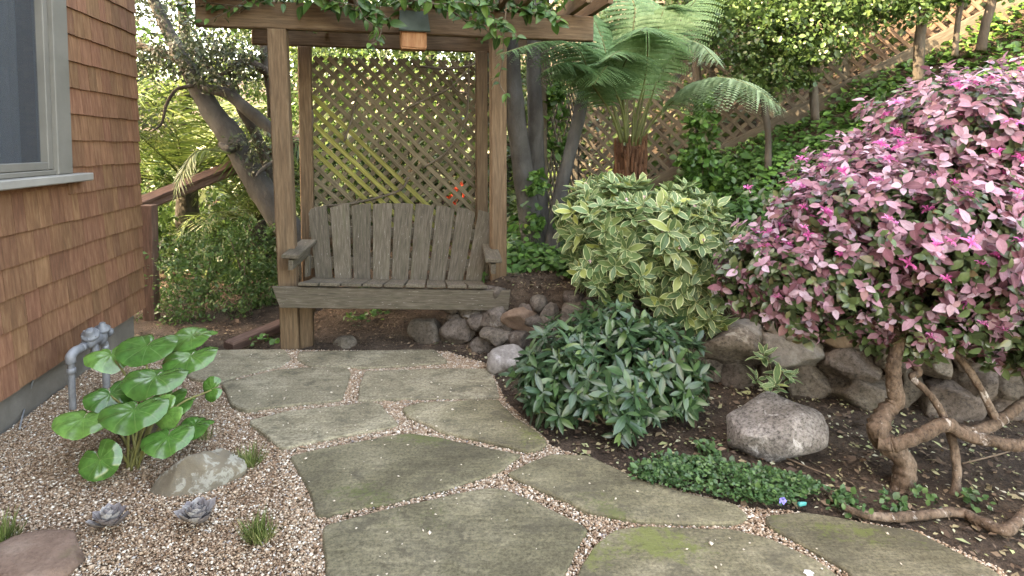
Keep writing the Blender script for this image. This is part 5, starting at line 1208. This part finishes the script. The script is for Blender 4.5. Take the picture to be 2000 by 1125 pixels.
for i, (pts, lab) in enumerate([([(1500, 880), (1560, 905), (1610, 925)], 'thin bent twig on the soil beside the boulder'), ([(1880, 905), (1960, 885), (2010, 868)], 'straight dry twig on the soil under the twisted branches')]):
    o = tube('fallen_twig', [G(x, y, .01) for x, y in pts], [.004, .004, .002], TWIG, None, 6, 4); tag(o, lab, 'twig')

# ---- vines on the pergola
pn = E2; pq = pp(0, PDP - .03, 0)
def on_lattice(px, py):
    d = ray(px, py); t = (pq - Vector((0, 0, EYE))).dot(pn) / d.dot(pn); return Vector((0, 0, EYE)) + d*t
lv = thing('lattice_vine', on_lattice(690, 400), 'bare brown vine stems winding over the lattice behind the bench', 'vine')
for pts, r_ in [([(952, 106), (919, 128), (874, 134), (820, 130)], .011), ([(916, 134), (880, 171), (841, 189), (798, 210), (774, 222)], .009), ([(916, 120), (913, 216), (904, 249), (871, 297), (826, 328)], .009),
                ([(696, 189), (687, 231), (672, 276)], .010), ([(798, 346), (783, 370), (741, 385), (687, 397), (640, 402)], .010), ([(599, 104), (599, 186), (611, 225), (605, 264)], .010), ([(875, 138), (890, 175), (915, 182)], .006)]:
    tube('stem', [on_lattice(x, y) for x, y in pts], [r_]*len(pts), VINEW, lv, 8, 6, .15)
pv = thing('pergola_vine', pp(.7, .2, PTOP + .3), 'leafy green vine sprawling over the pergola top with hanging tips', 'vine')
L = Leaves()
def vine_strand(pts, nl, size, out=.03):
    C = catmull(pts, 8); idx = np.linspace(1, len(C)-1, nl).astype(int)
    for j in idx:
        d = rand_dirs(1)[0]; d[2] = -abs(d[2])*.6 - .1; d[1] -= .25
        L.add(C[j] + rng.normal(0, out*.4, 3), d, rng.normal(0, .4, 3) + np.array([0, -.8, .7]), size*rng.uniform(.6, 1.15), rng.random())
    tube('stem', pts, [.005, .004, .003], VINEW, pv, 5, 4)
def hang(pts, Y_): return [at(x, y, Y_) for x, y in pts]
for pts, Y_, nl, sz in [([(690, -20), (708, 30), (730, 50), (735, 65), (722, 92)], 4.02, 16, .075), ([(990, -10), (985, 60), (982, 120), (975, 160), (990, 188)], 4.2, 17, .07), ([(600, -10), (660, 5), (705, 12), (745, 25), (765, 45)], 4.05, 34, .11),
                        ([(330, -20), (355, 10), (380, 45), (430, 30), (480, 0)], 4.0, 16, .07), ([(830, 0), (880, 15), (930, 25), (975, 40), (990, 60)], 4.1, 34, .105), ([(900, -20), (940, 10), (960, 45), (985, 70)], 4.05, 28, .10), ([(1000, 10), (1040, 25), (1065, 20), (1090, 45)], 4.25, 34, .105),
                        ([(720, 90), (738, 78), (745, 60)], 4.0, 6, .06), ([(960, 40), (1000, 60), (1010, 75)], 4.1, 8, .07), ([(480, 30), (500, -10), (560, -30)], 4.2, 14, .08), ([(340, 12), (400, 5), (470, 12), (520, 2)], 4.05, 26, .085), ([(780, -5), (850, 8), (900, 4), (960, 14)], 4.0, 28, .10), ([(880, 20), (915, 42), (948, 50)], 4.08, 14, .09), ([(640, 8), (690, 18), (735, 35)], 4.05, 18, .10)]:
    vine_strand(hang(pts, Y_), nl, sz)
ntop = 2000
s_ = rng.uniform(-.6, 2.0, ntop); b_2 = np.where(rng.random(ntop) < .5, rng.uniform(-.2, .12, ntop), rng.uniform(-.3, 1.2, ntop)); zz = PTOP + .21 + rng.random(ntop)*.3 - .10*(rng.random(ntop) < .25)*(np.sin(s_*9 + 1) > .2)
P0 = np.array(PL0)[None] + s_[:, None]*np.array(E1)[None] + b_2[:, None]*np.array(E2)[None]; P0[:, 2] = zz
d = rand_dirs(ntop); d[:, 2] -= .3; L.add(P0, d, rng.normal(0, .5, (ntop, 3)) + np.array([0, -.4, .8]), .09*rng.uniform(.6, 1.15, ntop), rng.random(ntop))
place_leaves(L.cat(), [T_VINE], [VIN_O], pv, 240, 'foliage', VIN_A, T_VINE)
